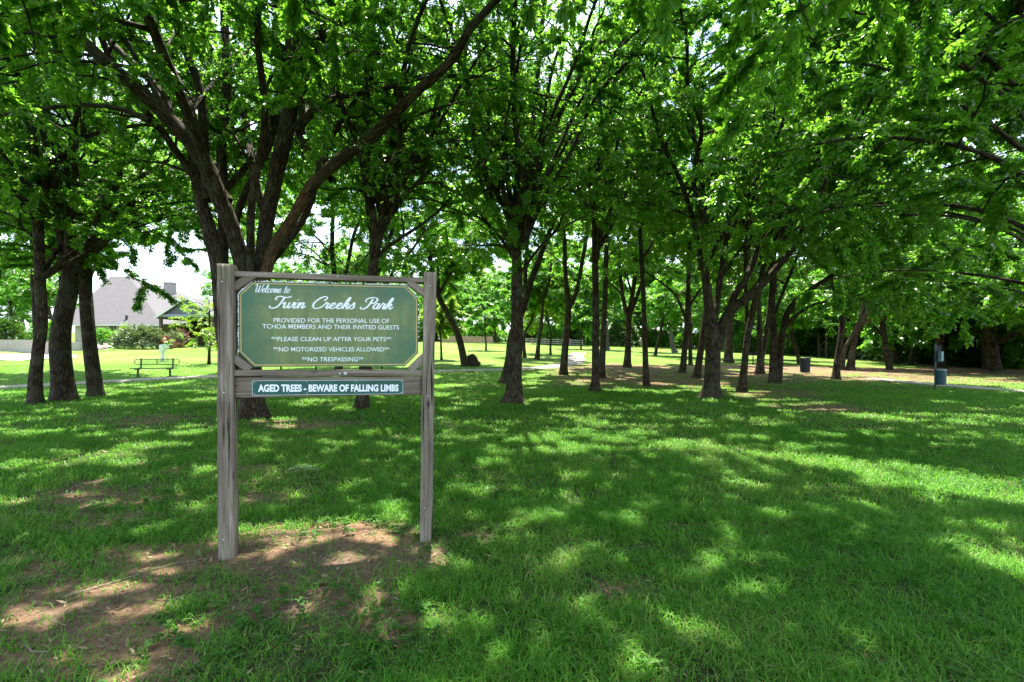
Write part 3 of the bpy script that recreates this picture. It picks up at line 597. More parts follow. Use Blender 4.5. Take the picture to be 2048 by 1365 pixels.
def tree_px(name, label, stems, nleaf, ls, ztop, zcb, seed, extra=3, spread=(1.3, 2.8), cat="tree", group="park trees", leafmat='leaf', bark='bark', start=.3, rust=(), exlen=(3.0, 5.0), dcan=.45, prune=True, droop=.12, el=(38, 68), reach=(), noext=()):
    """stems: traced centre lines (px, py, metres behind the base, width px); the first one starts at the ground"""
    rng = np.random.RandomState(seed); b = ground(stems[0][0][0], stems[0][0][1]); Y0 = b.y; limbs = []
    if group == GR: ztop = max(ztop, min(19, 6.5 + .6 * Y0)); extra += 3; zcb -= .5
    for k, st in enumerate(stems):
        q = []
        for (px, py, dy, wd) in st:
            p = pt(px, py, Y0 + dy); q.append((p.x - b.x, p.y - b.y, p.z - b.z, wd / 2 * (Y0 + dy) / F / math.hypot(1, (px - CX) / F)))
        if k == 0:
            q[0] = (q[0][0], q[0][1], -.06, q[0][3])
        else: pass
        lead = st[-1]
        if k not in noext:
            q = extend(q, rng, ztop * rng.uniform(.85, 1.05), 9)
        limbs.append((np.array(q), start if k else max(start, .35)))
    main = limbs[0][0]; allq = np.concatenate([l[0] for l in limbs])
    for e in range(extra):
        src = limbs[rng.randint(len(limbs))][0]; lo = min(max(zcb, 3.4), ztop * .35); z = rng.uniform(lo, max(lo * 1.4, ztop * .6)); j = int(np.argmin(np.abs(src[:, 2] - z))); p = src[j]
        az = e * 2.4 + rng.rand() * 1.2 + seed; el_ = math.radians(rng.uniform(*el)); d = np.array([math.cos(az) * math.cos(el_), math.sin(az) * math.cos(el_), math.sin(el_)]); ln = rng.uniform(*exlen)
        q = [(p[0], p[1], p[2], p[3] * .6)]; pp = p[:3].copy(); m = 6
        for i in range(1, m + 1):
            d = d + np.array([0, 0, -.05]) + rng.normal(0, .07, 3); d /= np.linalg.norm(d); pp = pp + d * ln / m; q.append((*pp, max(.01, p[3] * .6 * (1 - i / (m + .7)))))
        limbs.append((np.array(q), .2))
    for e, (rx, ry, rz) in enumerate(reach):
        src = limbs[e % len(stems)][0]; z = rz * (.5 if rz > 8 else .66); j = int(np.argmin(np.abs(src[:, 2] - z))); p = src[j]; t = np.array([p[0] + rx, p[1] + ry, rz]); q = []
        for i in range(8):
            f_ = i / 7; q.append((p[0] + (t[0] - p[0]) * f_ + rng.normal(0, .1), p[1] + (t[1] - p[1]) * f_ + rng.normal(0, .1), p[2] + (t[2] - p[2]) * math.sin(f_ * 1.75) / math.sin(1.75), min(p[3] * .6, .1 if rz > 8 else .045) * (1 - .85 * f_) + .008))
        limbs.append((np.array(q), .2))
    detail = Y0 < 13; nleaf = int(nleaf * DENS); ls = ls * (1.0 if Y0 < 17 else 1.1)
    if Y0 > 20 and group == GR: spread = (spread[0] * 1.3, spread[1] * 1.35); nleaf = int(nleaf * 1.25)
    tq, cq, tm, cm = grow(b, limbs, rng, nleaf, ls, detail, zcb, spread, prune, 22 if Y0 < 20 else 12, leafmat, bark, True, droop, rust=rust)
    root = empty(name, b); tq.build("trunk", tm, root); tag(root, label, cat, group)
    if prune: PENDING[-1]['root'] = root
    else: cq.build("crown", cm, root)
    return root
# the big spreading elm behind the sign
tree_px("elm_tree", "big many-stemmed elm spreading wide limbs right behind the park sign", [
    [(507,836,0,62),(505,800,0,52),(500,740,0,47),(498,650,0,46),(502,600,0,40),(508,570,0,26)],
    [(496,660,0,38),(490,560,-.1,35),(468,470,-.3,34),(440,400,-.5,36),(400,310,-.8,35),(300,200,-1.2,33),(190,105,-1.6,29),(105,20,-2.0,25),(60,-30,-2.2,23)],
    [(300,242,-1.2,14),(262,225,-1.3,12),(205,212,-1.4,12),(130,212,-1.5,11),(70,222,-1.6,10),(-20,232,-1.7,8)],
    [(185,112,-1.6,9),(140,105,-1.6,8),(90,104,-1.7,8),(0,120,-1.8,6)],
    [(470,800,.2,40),(452,680,.2,40),(440,540,.2,40),(428,490,.3,35),(402,400,.4,27),(388,330,.5,24),(385,240,.6,22),(355,165,.7,20),(322,92,.8,18),(286,0,.9,16),(270,-50,1,14)],
    [(326,121,.8,16),(290,90,.7,15),(256,62,.6,14),(205,22,.5,13),(165,-10,.4,12)],
    [(417,400,.2,22),(410,330,.2,22),(406,238,0,20),(395,165,-.1,18),(366,92,-.2,16),(345,30,-.3,14),(330,-30,-.3,12)],
    [(452,720,1.2,22),(446,560,1.2,24),(447,403,1.2,24),(443,293,1.3,22),(454,165,1.4,20),(450,60,1.5,18),(445,-20,1.5,16)],
    [(352,268,-1,16),(318,198,-1,14),(271,113,-1,12),(230,60,-1,10),(190,10,-1,8)],
    [(512,650,0,34),(523,540,0,31),(532,450,.1,31),(552,350,.2,32),(575,250,.3,34),(588,160,.4,32),(583,90,.5,27),(592,20,.6,25),(598,-40,.6,24)],
    [(590,150,.4,26),(625,95,.3,26),(660,50,.2,25),(720,0,0,24),(760,-35,-.1,22)],
    [(588,262,.3,20),(625,225,.3,17),(660,200,.2,14),(705,190,.2,10)],
    [(464,500,.6,14),(480,414,.6,15),(527,311,.7,16),(549,220,.8,14),(566,175,.8,12),(590,100,.8,10)],
    [(518,610,-.1,26),(545,500,-.2,23),(580,445,-.3,23),(622,372,-.5,23),(640,353,-.55,22)],
    [(612,390,-.45,22),(640,355,-.55,23),(690,311,-.7,24),(740,278,-.8,24),(783,234,-1,22),(834,183,-1.2,20),(878,146,-1.4,18),(911,110,-1.5,17),(937,62,-1.7,16),(966,29,-1.8,15),(1000,-10,-2,14)],
    ], 140000, .09, 13.5, 6.2, 1, extra=3, group=GR, start=.45, noext=(0, 13), rust=(13,), reach=((3, -5, 9.4), (.5, -7, 9.8), (-3, -6, 9.6), (4, 1, 9), (-4, -3, 10), (2, -7.5, 11), (-2, 5, 10), (2, 5, 10.5), (0, 7.5, 12), (-4, 5, 9.5), (-1.5, -.5, 10), (2, -.5, 9.8), (3.8, .5, 10.5), (-2, 9, 12), (-4.5, 8, 11), (4.5, 3, 10), (-6, 1, 10)))
tree_px("elm_tree", "slim elm with dark forked trunk standing at the outer edge by the trio's thick trunk", [
    [(71,809,0,34),(71,760,0,31),(78,690,0,27),(84,640,0,26),(80,560,0,25),(76,440,0,24),(70,340,0,22),(62,250,.1,20),(48,180,.1,18),(35,120,.2,16),(20,60,.2,14),(8,-20,.3,12)],
    [(79,420,0,16),(100,350,0,16),(125,310,-.1,14),(163,285,-.2,12),(170,230,-.2,10),(185,170,-.3,9),(190,110,-.3,8)],
    [(125,318,0,13),(170,275,-.1,12),(220,262,-.2,10),(290,250,-.3,8)]], 120000, .09, 13, 2.6, 2, extra=5, group=GR, reach=((-3, -2, 7.2), (-2, 3, 7.4), (2, -5, 9), (-2, -5, 9), (1, -7, 10.5)))
tree_px("elm_tree", "stout rough-barked tree with the widest gnarled trunk of the trio near the bench", [
    [(128,802,0,56),(126,770,0,50),(121,700,0,46),(124,650,0,43),(135,590,.1,42),(140,545,.1,36),(125,470,.2,26),(115,380,.2,20),(100,280,.2,16),(90,180,.2,14)],
    [(137,580,0,24),(160,520,.2,20),(200,440,.4,16),(240,350,.5,13),(250,240,.5,10)]], 170000, .09, 13, 2.4, 3, extra=7, group=GR, reach=((-2, -3, 7.2), (1, 4, 7.4), (-5, 2, 8), (3, 1, 6), (-3, 0, 6), (2, -6, 10), (3, -3, 9)))
tree_px("elm_tree", "slender tree with slightly bent trunk standing closest to the park bench", [
    [(193,793,0,37),(188,760,0,33),(180,690,0,31),(172,600,0,29),(170,520,0,28),(160,450,0,26),(158,380,0,18),(152,300,0,15),(160,200,0,12),(150,100,0,10)],
    [(165,470,0,18),(200,420,.2,14),(250,380,.3,11),(320,330,.4,9)]], 180000, .09, 13, 2.4, 4, extra=6, group=GR, reach=((3, 0, 7.2), (4, 2, 8), (2, -5, 10), (3.6, -1, 7.2), (5, 0, 7.6), (4.6, 1.4, 7), (6, 2, 8), (3, 3.6, 9), (6, 3, 10), (7, 0, 10.5), (2, -2, 8)))
tree_px("elm_tree", "y-forked elm whose straight stems rise above the middle of the sign's top rail", [
    [(724,818,0,36),(726,790,0,25),(735,650,0,20),(745,540,0,20),(756,476,0,19),(768,420,0,16),(779,366,0,16),(786,260,.1,12),(792,140,.2,10),(780,10,.3,8)],
    [(752,490,0,15),(745,430,0,15),(736,348,.2,16),(733,230,.3,14),(735,110,.4,13),(738,0,.5,11)],
    [(775,380,0,11),(797,300,.2,9),(808,154,.3,8),(825,30,.4,7)],
    [(770,430,0,12),(820,340,.1,10),(860,250,.2,9),(890,140,.2,8)]], 60000, .10, 13.5, 3.8, 5, extra=4, group=GR, reach=((3, -5, 9.8), (-1, -6, 10), (3, 3, 8), (5, -2, 9.6), (3.6, 1, 6), (2.4, -1, 6.6), (-2.5, 1, 6), (-3, 4, 9), (-1, 6, 10), (3, 5, 9), (-4, 2, 10), (-2, 8, 11), (-4.5, 6.5, 11), (1.5, 8, 11.5), (-6, 4, 10.5), (4, 2, 10.5)))
tree_px("elm_tree", "straight elm standing alone on the open lawn beside the leaning trunk, fanning into thin stems", [
    [(1027,807,0,48),(1028,785,0,33),(1030,740,0,28),(1034,650,0,25),(1033,560,0,21),(1034,470,0,18),(1032,340,0,13),(1028,200,0,11),(1024,40,0,9)],
    [(1034,480,0,12),(1018,380,.1,11),(1008,260,.2,10),(1000,60,.3,8)],
    [(1036,480,0,12),(1056,320,-.1,11),(1072,190,-.2,9),(1085,40,-.3,8)],
    [(1035,500,0,13),(1075,350,.2,12),(1102,267,.2,12),(1142,183,.2,12),(1186,110,.1,11),(1230,37,0,10)],
    [(1030,520,0,10),(985,400,-.3,9),(950,280,-.5,8),(930,160,-.6,7)]], 75000, .10, 14, 4.4, 6, extra=4, group=GR, reach=((0, -7, 9.6), (3, -6, 10), (-3, -5.5, 10), (5, -3, 10), (2, -8, 11), (-4, 0, 9), (0, -3, 10), (2, -3, 10.5), (4, -2.5, 10), (-2, -3, 10.5), (-2, 4, 11), (2.5, 3, 11), (-2.4, -1, 5.4), (-1.8, 1.4, 4.9), (-3, .5, 6.6), (2.6, .6, 6)))
tree_px("elm_tree", "dark leaning elm just behind the straight lone trunk on the lawn", [
    [(1010,767,0,24),(1018,720,0,17),(1024,674,0,16),(1046,615,0,15),(1057,575,0,14),(1078,520,0,11),(1105,450,0,9),(1150,360,0,8)],
    [(1050,600,0,9),(1052,520,.2,8),(1060,430,.3,7),(1062,330,.3,6)]], 30000, .13, 13, 4.0, 7, extra=5, group=GR)
for px_, py_, sd_, lb_ in ((70, 757, 62, "leafy crown behind the slim outer trunk of the trio, its own trunk hidden"), (127, 748, 63, "leafy crown behind the stout middle trunk of the trio, its own trunk hidden"), (186, 762, 64, "leafy crown behind the trio's trunk nearest the bench, its own trunk hidden")):
    tree_px("elm_tree", lb_, [[(px_, py_, 0, 14), (px_ + 1, 700, 0, 11), (px_ - 2, 620, 0, 9), (px_ - 6, 560, 0, 8)]], 30000, .15, 14, 6.2, sd_, extra=6, group=GR, leafmat='leaf', el=(25, 55))
tree_px("elm_tree", "thinner of two trunks glimpsed between the green board and the rail below", [[(677,747,0,18),(677,700,0,14),(672,620,0,13),(668,540,0,11)],[(674,640,0,9),(690,560,.1,8),(705,480,.3,7)]], 36000, .14, 13, 4, 60, extra=6, group=GR, reach=((-4, 0, 8), (4, 0, 8)))
tree_px("elm_tree", "wider of two trunks glimpsed between the green board and the rail below", [[(733,745,0,23),(733,700,0,18),(737,620,0,16),(742,540,0,13)],[(738,600,0,9),(765,520,.1,8),(790,440,.3,7)]], 36000, .14, 13, 4, 61, extra=6, group=GR, reach=((4, 0, 7), (-3, 2, 8), (6, 0, 9)))
tree_px("lawn_tree", "pale trunk leaning over the path next to a dark stump, beyond the sign's thinner post", [
    [(931,733,0,16),(917,674,0,13),(897,630,0,12),(877,592,0,11),(862,530,0,9),(850,470,0,8)]], 50000, .17, 15, 5.5, 8, extra=6, group=GR, exlen=(4, 7), reach=((4, 0, 9), (-4, 1, 9), (6, 2, 11), (-1, 3, 12)))
tree_px("elm_tree", "forked y-shaped tree standing where the path bends away", [
    [(1126,750,0,18),(1130,700,0,14),(1135,650,0,13),(1136,612,0,12),(1131,550,.0,9),(1128,470,0,8),(1120,380,0,7)],
    [(1136,622,0,10),(1154,580,0,9),(1165,520,.1,8),(1180,440,.2,7)]], 24000, .14, 13, 4.2, 9, extra=4, group=GR)
tree_px("elm_tree", "straight grey trunk with small roots spreading, in front of a thinner twin trunk", [
    [(1189,784,0,26),(1191,760,0,17),(1191,700,0,15),(1192,625,0,14),(1190,520,0,13),(1188,420,0,12),(1178,350,0,9),(1165,250,0,8),(1150,130,0,6)],
    [(1188,430,0,9),(1202,330,.1,8),(1214,240,.2,8),(1240,140,.3,6)]], 55000, .11, 13, 4.2, 10, extra=4, group=GR, reach=((-1, -7, 10), (2, -8, 10.5), (4, -5, 10), (-3, -5, 11), (0, -10, 12), (-3, 1, 10), (3, 2, 10), (2, -3, 9)))
tree_px("elm_tree", "thinner straight trunk half hidden behind the straight grey trunk", [
    [(1203,757,0,14),(1207,660,0,11),(1210,590,0,10),(1214,480,0,9),(1222,360,0,7)]], 24000, .14, 12.5, 4.5, 11, extra=4, group=GR)
tree_px("elm_tree", "v-forked tree with wide root flare on the bare leaf litter", [
    [(1254,735,0,17),(1256,690,0,12),(1258,637,0,12),(1265,590,0,9),(1275,520,0,7)],
    [(1257,640,0,9),(1245,590,0,8),(1238,520,.1,7)],[(1260,630,0,8),(1285,560,.1,7),(1300,480,.2,6)]], 18000, .17, 13, 5, 12, extra=4, group=GR)
tree_px("elm_tree", "skinny dark straight trunk with a few low leafy shoots near the grove's front", [
    [(1293,774,0,15),(1291,720,0,12),(1288,625,0,10),(1283,520,0,9),(1278,420,0,7),(1270,300,0,5)],
    [(1290,690,0,3),(1310,660,.1,2.5),(1325,640,.1,2)]], 30000, .12, 11, 3.6, 13, extra=5, group=GR)
tree_px("lawn_tree", "pale grey trunk far off in the sunlit lawn with a broad flared base", [[(1216,701,0,9),(1214,670,0,6),(1212,640,0,5)]], 12000, .24, 14, 7, 14, extra=4, group=GR, bark='bark_pale')
tree_px("lawn_tree", "pale leaning trunk far off on the sunlit grass behind the slanted dark trunks", [[(1350,706,0,13),(1345,690,0,9),(1338,640,0,8),(1330,600,0,6)]], 14000, .24, 15, 7, 15, extra=4, group=GR, bark='bark_pale')
tree_px("elm_tree", "slanting slim trunk with a right-angled spread of branches in the leaf litter", [
    [(1365,746,0,15),(1370,690,0,11),(1373,650,0,10),(1377,562,0,9),(1380,480,0,7)],
    [(1372,640,0,6),(1350,590,.1,5),(1315,560,.2,4)],[(1374,620,0,6),(1400,580,.1,5),(1430,540,.2,4)]], 20000, .16, 12, 4.8, 16, extra=4, group=GR)
tree_px("elm_tree", "very thin upright trunk behind the slanting slim trunk", [[(1381,731,0,9),(1380,660,0,7),(1379,600,0,6)]], 12000, .19, 12, 5.5, 17, extra=4, group=GR)
tree_px("elm_tree", "short dark trunk leaning towards the twin-stemmed elm's flank", [[(1393,757,0,16),(1403,690,0,13),(1412,620,0,11),(1425,540,.2,9),(1440,460,.3,7)]], 24000, .14, 12, 4.4, 18, extra=4, group=GR)
tree_px("elm_tree", "stout twin-stemmed elm with a furrowed trunk at the front of the grove", [
    [(1421,796,0,46),(1424,770,0,33),(1426,700,0,31),(1424,655,0,28),(1416,600,0,19),(1410,540,0,17),(1408,440,0,14),(1400,330,0,11)],
    [(1437,700,0,22),(1444,655,0,23),(1462,622,-.1,21),(1499,592,-.3,19),(1536,557,-.5,17),(1590,490,-.8,14),(1640,420,-1.1,11),(1700,360,-1.4,8)],
    [(1455,635,-.1,16),(1470,590,0,14),(1491,560,.1,14),(1512,510,.2,13),(1545,430,.3,11),(1570,340,.4,9)],
    [(1430,640,.1,13),(1440,560,.3,12),(1452,480,.4,10),(1465,380,.5,8)]], 75000, .11, 12, 3.4, 19, extra=5, group=GR, reach=((-3, -6, 9), (0, -7, 9), (3, -5, 9), (1, -9, 10.5), (-4, -3, 9.5), (5, -2, 8)))
tree_px("elm_tree", "single trunk leaning gently inwards, standing close beside the stout twin-stemmed elm", [
    [(1484,785,0,21),(1488,740,0,15),(1492,695,0,14),(1500,645,0,14),(1514,590,0,13),(1528,530,.1,11),(1540,450,.2,9),(1546,360,.2,7)],
    [(1495,680,0,8),(1493,620,.2,8),(1490,540,.3,7)]], 45000, .12, 11.5, 3.5, 20, extra=5, group=GR, reach=((1, -7, 9), (3, -8, 10), (5, -5, 9.5), (-2, -9, 11), (4, 0, 9), (6, -8, 11), (7, -4, 10), (2, 4, 9)))
tree_px("elm_tree", "wide trunk with a flared foot in deep shade behind the stout twin-stemmed elm", [[(1456,726,0,22),(1458,690,0,15),(1461,650,0,14),(1466,590,0,11)]], 14000, .18, 13, 5, 21, extra=4, group=GR)
tree_px("elm_tree", "forked trunk with a lit edge between the leaning trunk and the paired trunks", [
    [(1519,748,0,20),(1521,715,0,15),(1520,680,0,13),(1518,610,0,9)],[(1524,720,0,10),(1532,670,0,9),(1540,600,.1,8)]], 22000, .15, 12, 4.2, 22, extra=4, group=GR)
tree_px("elm_tree", "paired reddish trunks with arching branches reaching over the trash can", [
    [(1547,767,0,22),(1547,720,0,17),(1546,660,0,16),(1544,605,0,14),(1546,540,0,11),(1552,460,0,9)],
    [(1556,767,0,17),(1562,700,0,13),(1570,640,0,13),(1585,610,-.2,12),(1604,592,-.4,11),(1648,562,-.7,10),(1700,535,-1.1,9),(1780,520,-1.6,7),(1860,522,-2.2,5)],
    [(1568,660,0,10),(1582,640,-.3,8),(1620,612,-.6,7),(1660,602,-1,6),(1720,590,-1.5,4)],
    [(1548,630,0,8),(1572,570,.2,7),(1600,500,.4,6)]], 36000, .12, 11, 3.4, 23, extra=5, group=GR, droop=.16)
tree_px("elm_tree", "dark single trunk standing in front of the reddish low-forking elm", [
    [(1671,760,0,19),(1675,720,0,14),(1683,665,0,13),(1689,610,0,12),(1696,560,0,10),(1700,500,0,8)],
    [(1686,640,0,8),(1668,580,.2,7),(1655,520,.3,6)]], 32000, .13, 11.5, 3.6, 24, extra=5, group=GR, droop=.16)
tree_px("elm_tree", "low-forking elm with long arching branches and a reddish inner limb", [
    [(1700,741,0,20),(1706,700,0,14),(1714,660,0,13),(1727,640,-.2,11),(1748,605,-.5,10),(1798,580,-1,9),(1850,565,-1.6,7),(1910,565,-2.2,5)],
    [(1684,740,0,12),(1690,700,0,9),(1705,670,0,9),(1722,635,0,9),(1730,590,.2,8),(1745,530,.4,7)],
    [(1722,652,0,11),(1750,632,-.5,9),(1785,617,-1,8),(1832,606,-1.6,7),(1900,602,-2.4,5),(1960,615,-3,3)],
    [(1728,630,0,8),(1755,590,-.2,7),(1790,545,-.5,6),(1830,510,-.8,5)]], 36000, .14, 12, 3.6, 25, extra=5, group=GR, rust=(2,), droop=.18)
tree_px("young_tree", "slim young tree on the sunlit strip behind the trash can", [[(1653,717,0,6),(1653,690,0,5),(1655,650,0,4)]], 9000, .22, 9, 4.2, 26, extra=3, group="young trees on the far lawn", leafmat='leaf_far')
tree_px("young_tree", "short-trunked tree on the sunlit strip next to the brush pile", [[(1750,718,0,8),(1750,690,0,6),(1751,670,0,6)]], 12000, .22, 9, 3.6, 27, extra=4, group="young trees on the far lawn", leafmat='leaf_far')
tree_px("young_tree", "leaning slim tree at the end of the sunlit strip, short of the dark wood", [[(1821,731,0,12),(1824,705,0,8),(1832,665,0,7),(1840,620,0,6)]], 16000, .2, 10, 3.6, 28, extra=4, group="young trees on the far lawn", leafmat='leaf_far')
tree_px("young_tree", "small round-headed young tree on the lawn right beside the sign's thinner post", [[(883,721,0,5),(882,690,0,4),(880,660,0,3)]], 7000, .17, 5.4, 2.2, 29, extra=4, spread=(.8, 1.6), exlen=(1.2, 2), group="young trees on the far lawn", leafmat='leaf_lime')
tree_px("young_tree", "thin sapling with a flat crown in front of the far brown fence", [[(972,702,0,4.5),(972,685,0,3.5),(970,670,0,3)]], 6000, .2, 6, 2.6, 30, extra=4, spread=(.9, 1.8), exlen=(1.5, 2.4), group="young trees on the far lawn", leafmat='leaf_far')
tree_px("young_tree", "curving dark sapling between the lone straight elm and a leaning slim trunk", [[(1050,716,0,8),(1048,690,0,6),(1050,665,0,5),(1062,645,0,5),(1066,625,0,4),(1058,600,0,4)]], 9000, .18, 10, 4.6, 31, extra=4, group="young trees on the far lawn", leafmat='leaf_far')
tree_px("young_tree", "gently leaning slim trunk on the lit lawn short of the path's far bend", [[(1074,720,0,11),(1077,690,0,8),(1082,650,0,7),(1086,610,0,6)]], 14000, .18, 12, 5, 32, extra=4, group="young trees on the far lawn", leafmat='leaf')
tree_px("young_tree", "small straight tree standing just left of the path's far bend", [[(1101,710,0,5),(1101,690,0,4.5),(1102,670,0,4)]], 9000, .2, 9, 3.6, 33, extra=4, group="young trees on the far lawn", leafmat='leaf_lime')
tree_px("young_tree", "tiny distant tree on the lawn just past the path's far bend", [[(1162,700,0,4),(1162,685,0,3),(1162,672,0,3)]], 7000, .24, 8, 3.4, 34, extra=3, group="young trees on the far lawn", leafmat='leaf_far')

# trees whose trunks stand outside the frame; low limbs hang in, unseen high ones are added for shade
def overhang(name, label, base, limbs, nleaf, ls, seed, zcb, spread=(1.0, 2.2), detail=True, start=.35, droop=.16):
    rng = np.random.RandomState(seed); b = Vector((base[0], base[1], tz(*base))); lm = []
    for k, q in enumerate(limbs): lm.append((np.array([(x - b.x, y - b.y, z - b.z, r * ((.6 if base[0] < 9 else .4) if k else 1)) for x, y, z, r in q]), start if k else .6))
    tq, cq, tm, cm = grow(b, lm, rng, int(nleaf * DENS), ls, detail, zcb, spread, True, 16, 'leaf', 'bark', True, droop)
    root = empty(name, b); tq.build("trunk", tm, root); PENDING[-1]['root'] = root; tag(root, label, "tree", "trees reaching in from beyond the frame"); return root
overhang("elm_tree", "long drooping leafy elm branches filling the upper corner above the pet waste station", (10.8, 8.5), [
    [(10.8, 8.5, -.06, .34), (10.7, 8.4, 1.5, .26), (10.5, 8.3, 3, .24), (10.2, 8.5, 5, .2), (9.6, 8.8, 7.5, .15), (9.2, 9, 10, .09), (9.0, 9.2, 12, .04)],
    [(10.6, 8.4, 2.4, .16), (9.6, 8.2, 3.9, .13), (8.2, 8.2, 4.9, .1), (6.6, 8.4, 5.3, .07), (5.2, 8.6, 5.2, .04), (4.2, 8.8, 4.9, .02)],
    [(10.4, 8.4, 3.6, .16), (9.2, 7.4, 5.2, .13), (7.6, 6.6, 6.2, .1), (6.0, 6.0, 6.6, .07), (4.6, 5.6, 6.5, .04)],
    [(10.5, 8.4, 3.0, .08), (9.4, 9.6, 4.2, .06), (8.0, 11, 4.9, .08), (6.4, 12.4, 5.0, .05), (5.2, 13.4, 4.7, .02)],
    [(10.4, 8.5, 4.4, .14), (9, 9, 6.6, .11), (7.4, 9.6, 8.2, .08), (5.8, 10.2, 9.2, .05), (4.6, 10.6, 9.6, .03)],
    [(10.6, 8.4, 2.2, .1), (9.6, 9.2, 2.9, .08), (8.6, 10.4, 3.3, .05), (7.8, 11.6, 3.3, .03)],
    [(10.4, 8.5, 5, .12), (9.4, 7, 7, .1), (8.0, 5.4, 8.2, .07), (6.6, 4.2, 8.6, .04)],
    [(10.2, 8.5, 5, .12), (11, 10, 7, .1), (11.4, 12, 8.2, .07), (11.2, 14, 8.4, .04)],
    [(10.2, 8.5, 5, .12), (9.6, 10, 8, .1), (8.6, 11.4, 10, .06), (7.4, 12.4, 10.8, .03)],
    [(10.2, 8.5, 5, .12), (10.2, 10.4, 8, .1), (10, 12.4, 10, .06), (9.6, 14, 10.8, .03)],
    [(10.4, 8.4, 3, .12), (8.8, 9, 4.2, .1), (7.2, 10, 4.6, .06), (6.2, 11, 4.4, .03)],
    [(10.4, 8.5, 4, .12), (8.8, 9, 6, .1), (7.0, 9.4, 7.2, .06), (5.2, 10, 7.4, .03), (3.8, 10.6, 7.2, .02)],
    [(10.2, 8.5, 6, .12), (8.6, 7.4, 8.4, .1), (6.6, 7.0, 9.4, .06), (4.6, 7.2, 9.6, .03)],
    [(10.0, 8.6, 6.5, .1), (8.6, 9.6, 9, .08), (6.8, 10.6, 10.6, .05), (5, 11.2, 11.2, .03)],
    [(10.4, 8.4, 3, .1), (9.2, 7.6, 3.9, .08), (8.0, 7.0, 4.2, .05), (7.0, 6.6, 4.0, .02)]], 170000, .095, 41, 2.0)
overhang("elm_tree", "backlit low elm twigs hanging across the top edge over the open lawn", (3.4, -3.2), [
    [(3.4, -3.2, -.06, .3), (3.4, -3.1, 2, .22), (3.3, -2.8, 4, .18), (3.2, -2, 6.5, .14), (3.1, -1, 9, .08), (3, 0, 11, .03)],
    [(3.4, -3, 3, .12), (3.0, -1, 4.8, .1), (2.5, 1.2, 5.6, .07), (2.0, 3.2, 5.4, .04), (1.7, 4.6, 4.9, .02)],
    [(3.3, -2.9, 3.4, .12), (3.6, -1, 5.4, .1), (3.8, 1.4, 6.2, .07), (3.9, 3.8, 6.0, .045), (3.8, 5.6, 5.4, .02)],
    [(3.3, -2.8, 3.8, .12), (1.8, -1, 6, .1), (0.4, 1.4, 7.2, .07), (-.6, 3.8, 7.4, .04), (-1.2, 5.4, 7.2, .02)],
    [(3.2, -2.4, 5, .12), (4.6, -.6, 6.8, .1), (5.4, 1.6, 7.8, .07), (5.6, 3.6, 8, .04)],
    [(3.3, -2.8, 4, .12), (1.6, -.4, 5.8, .1), (.6, 2, 6.8, .07), (.2, 4.2, 7, .04), (0, 5.6, 6.8, .02)],
    [(3.3, -2.6, 4.6, .12), (1.4, 0, 7, .1), (-.4, 2.4, 8.4, .07), (-1.8, 4, 8.8, .04), (-2.8, 4.8, 8.6, .02)],
    [(3.2, -2.4, 5, .12), (4.4, 0, 7.6, .1), (5, 2.6, 8.8, .07), (5.2, 5, 9, .04), (5, 6.6, 8.8, .02)],
    [(3.2, -2.4, 5.2, .12), (2.6, 0, 8, .1), (1.8, 2.4, 9.4, .07), (.8, 4.4, 9.8, .04), (0, 6, 9.6, .02)],
    [(3.2, -2.4, 5, .12), (5, -.6, 7.4, .1), (6.8, 1.4, 8.6, .07), (7.8, 3.4, 8.8, .04), (8.2, 5, 8.6, .02)],
    [(3.3, -2.4, 5, .12), (2.2, .4, 7.4, .1), (1.6, 3, 8, .07), (1.4, 5.4, 8, .04), (1.2, 7, 7.8, .02)],
    [(3.3, -2.4, 5, .12), (3.4, .6, 7.6, .1), (3.2, 3.4, 8.2, .07), (3, 6, 8.2, .04), (3, 7.6, 8, .02)],
    [(3.2, -2.0, 6, .1), (2.6, .6, 8, .08), (2.2, 3.2, 9, .05), (1.6, 5.6, 9.2, .03)]], 130000, .085, 42, 3.4, start=.55)
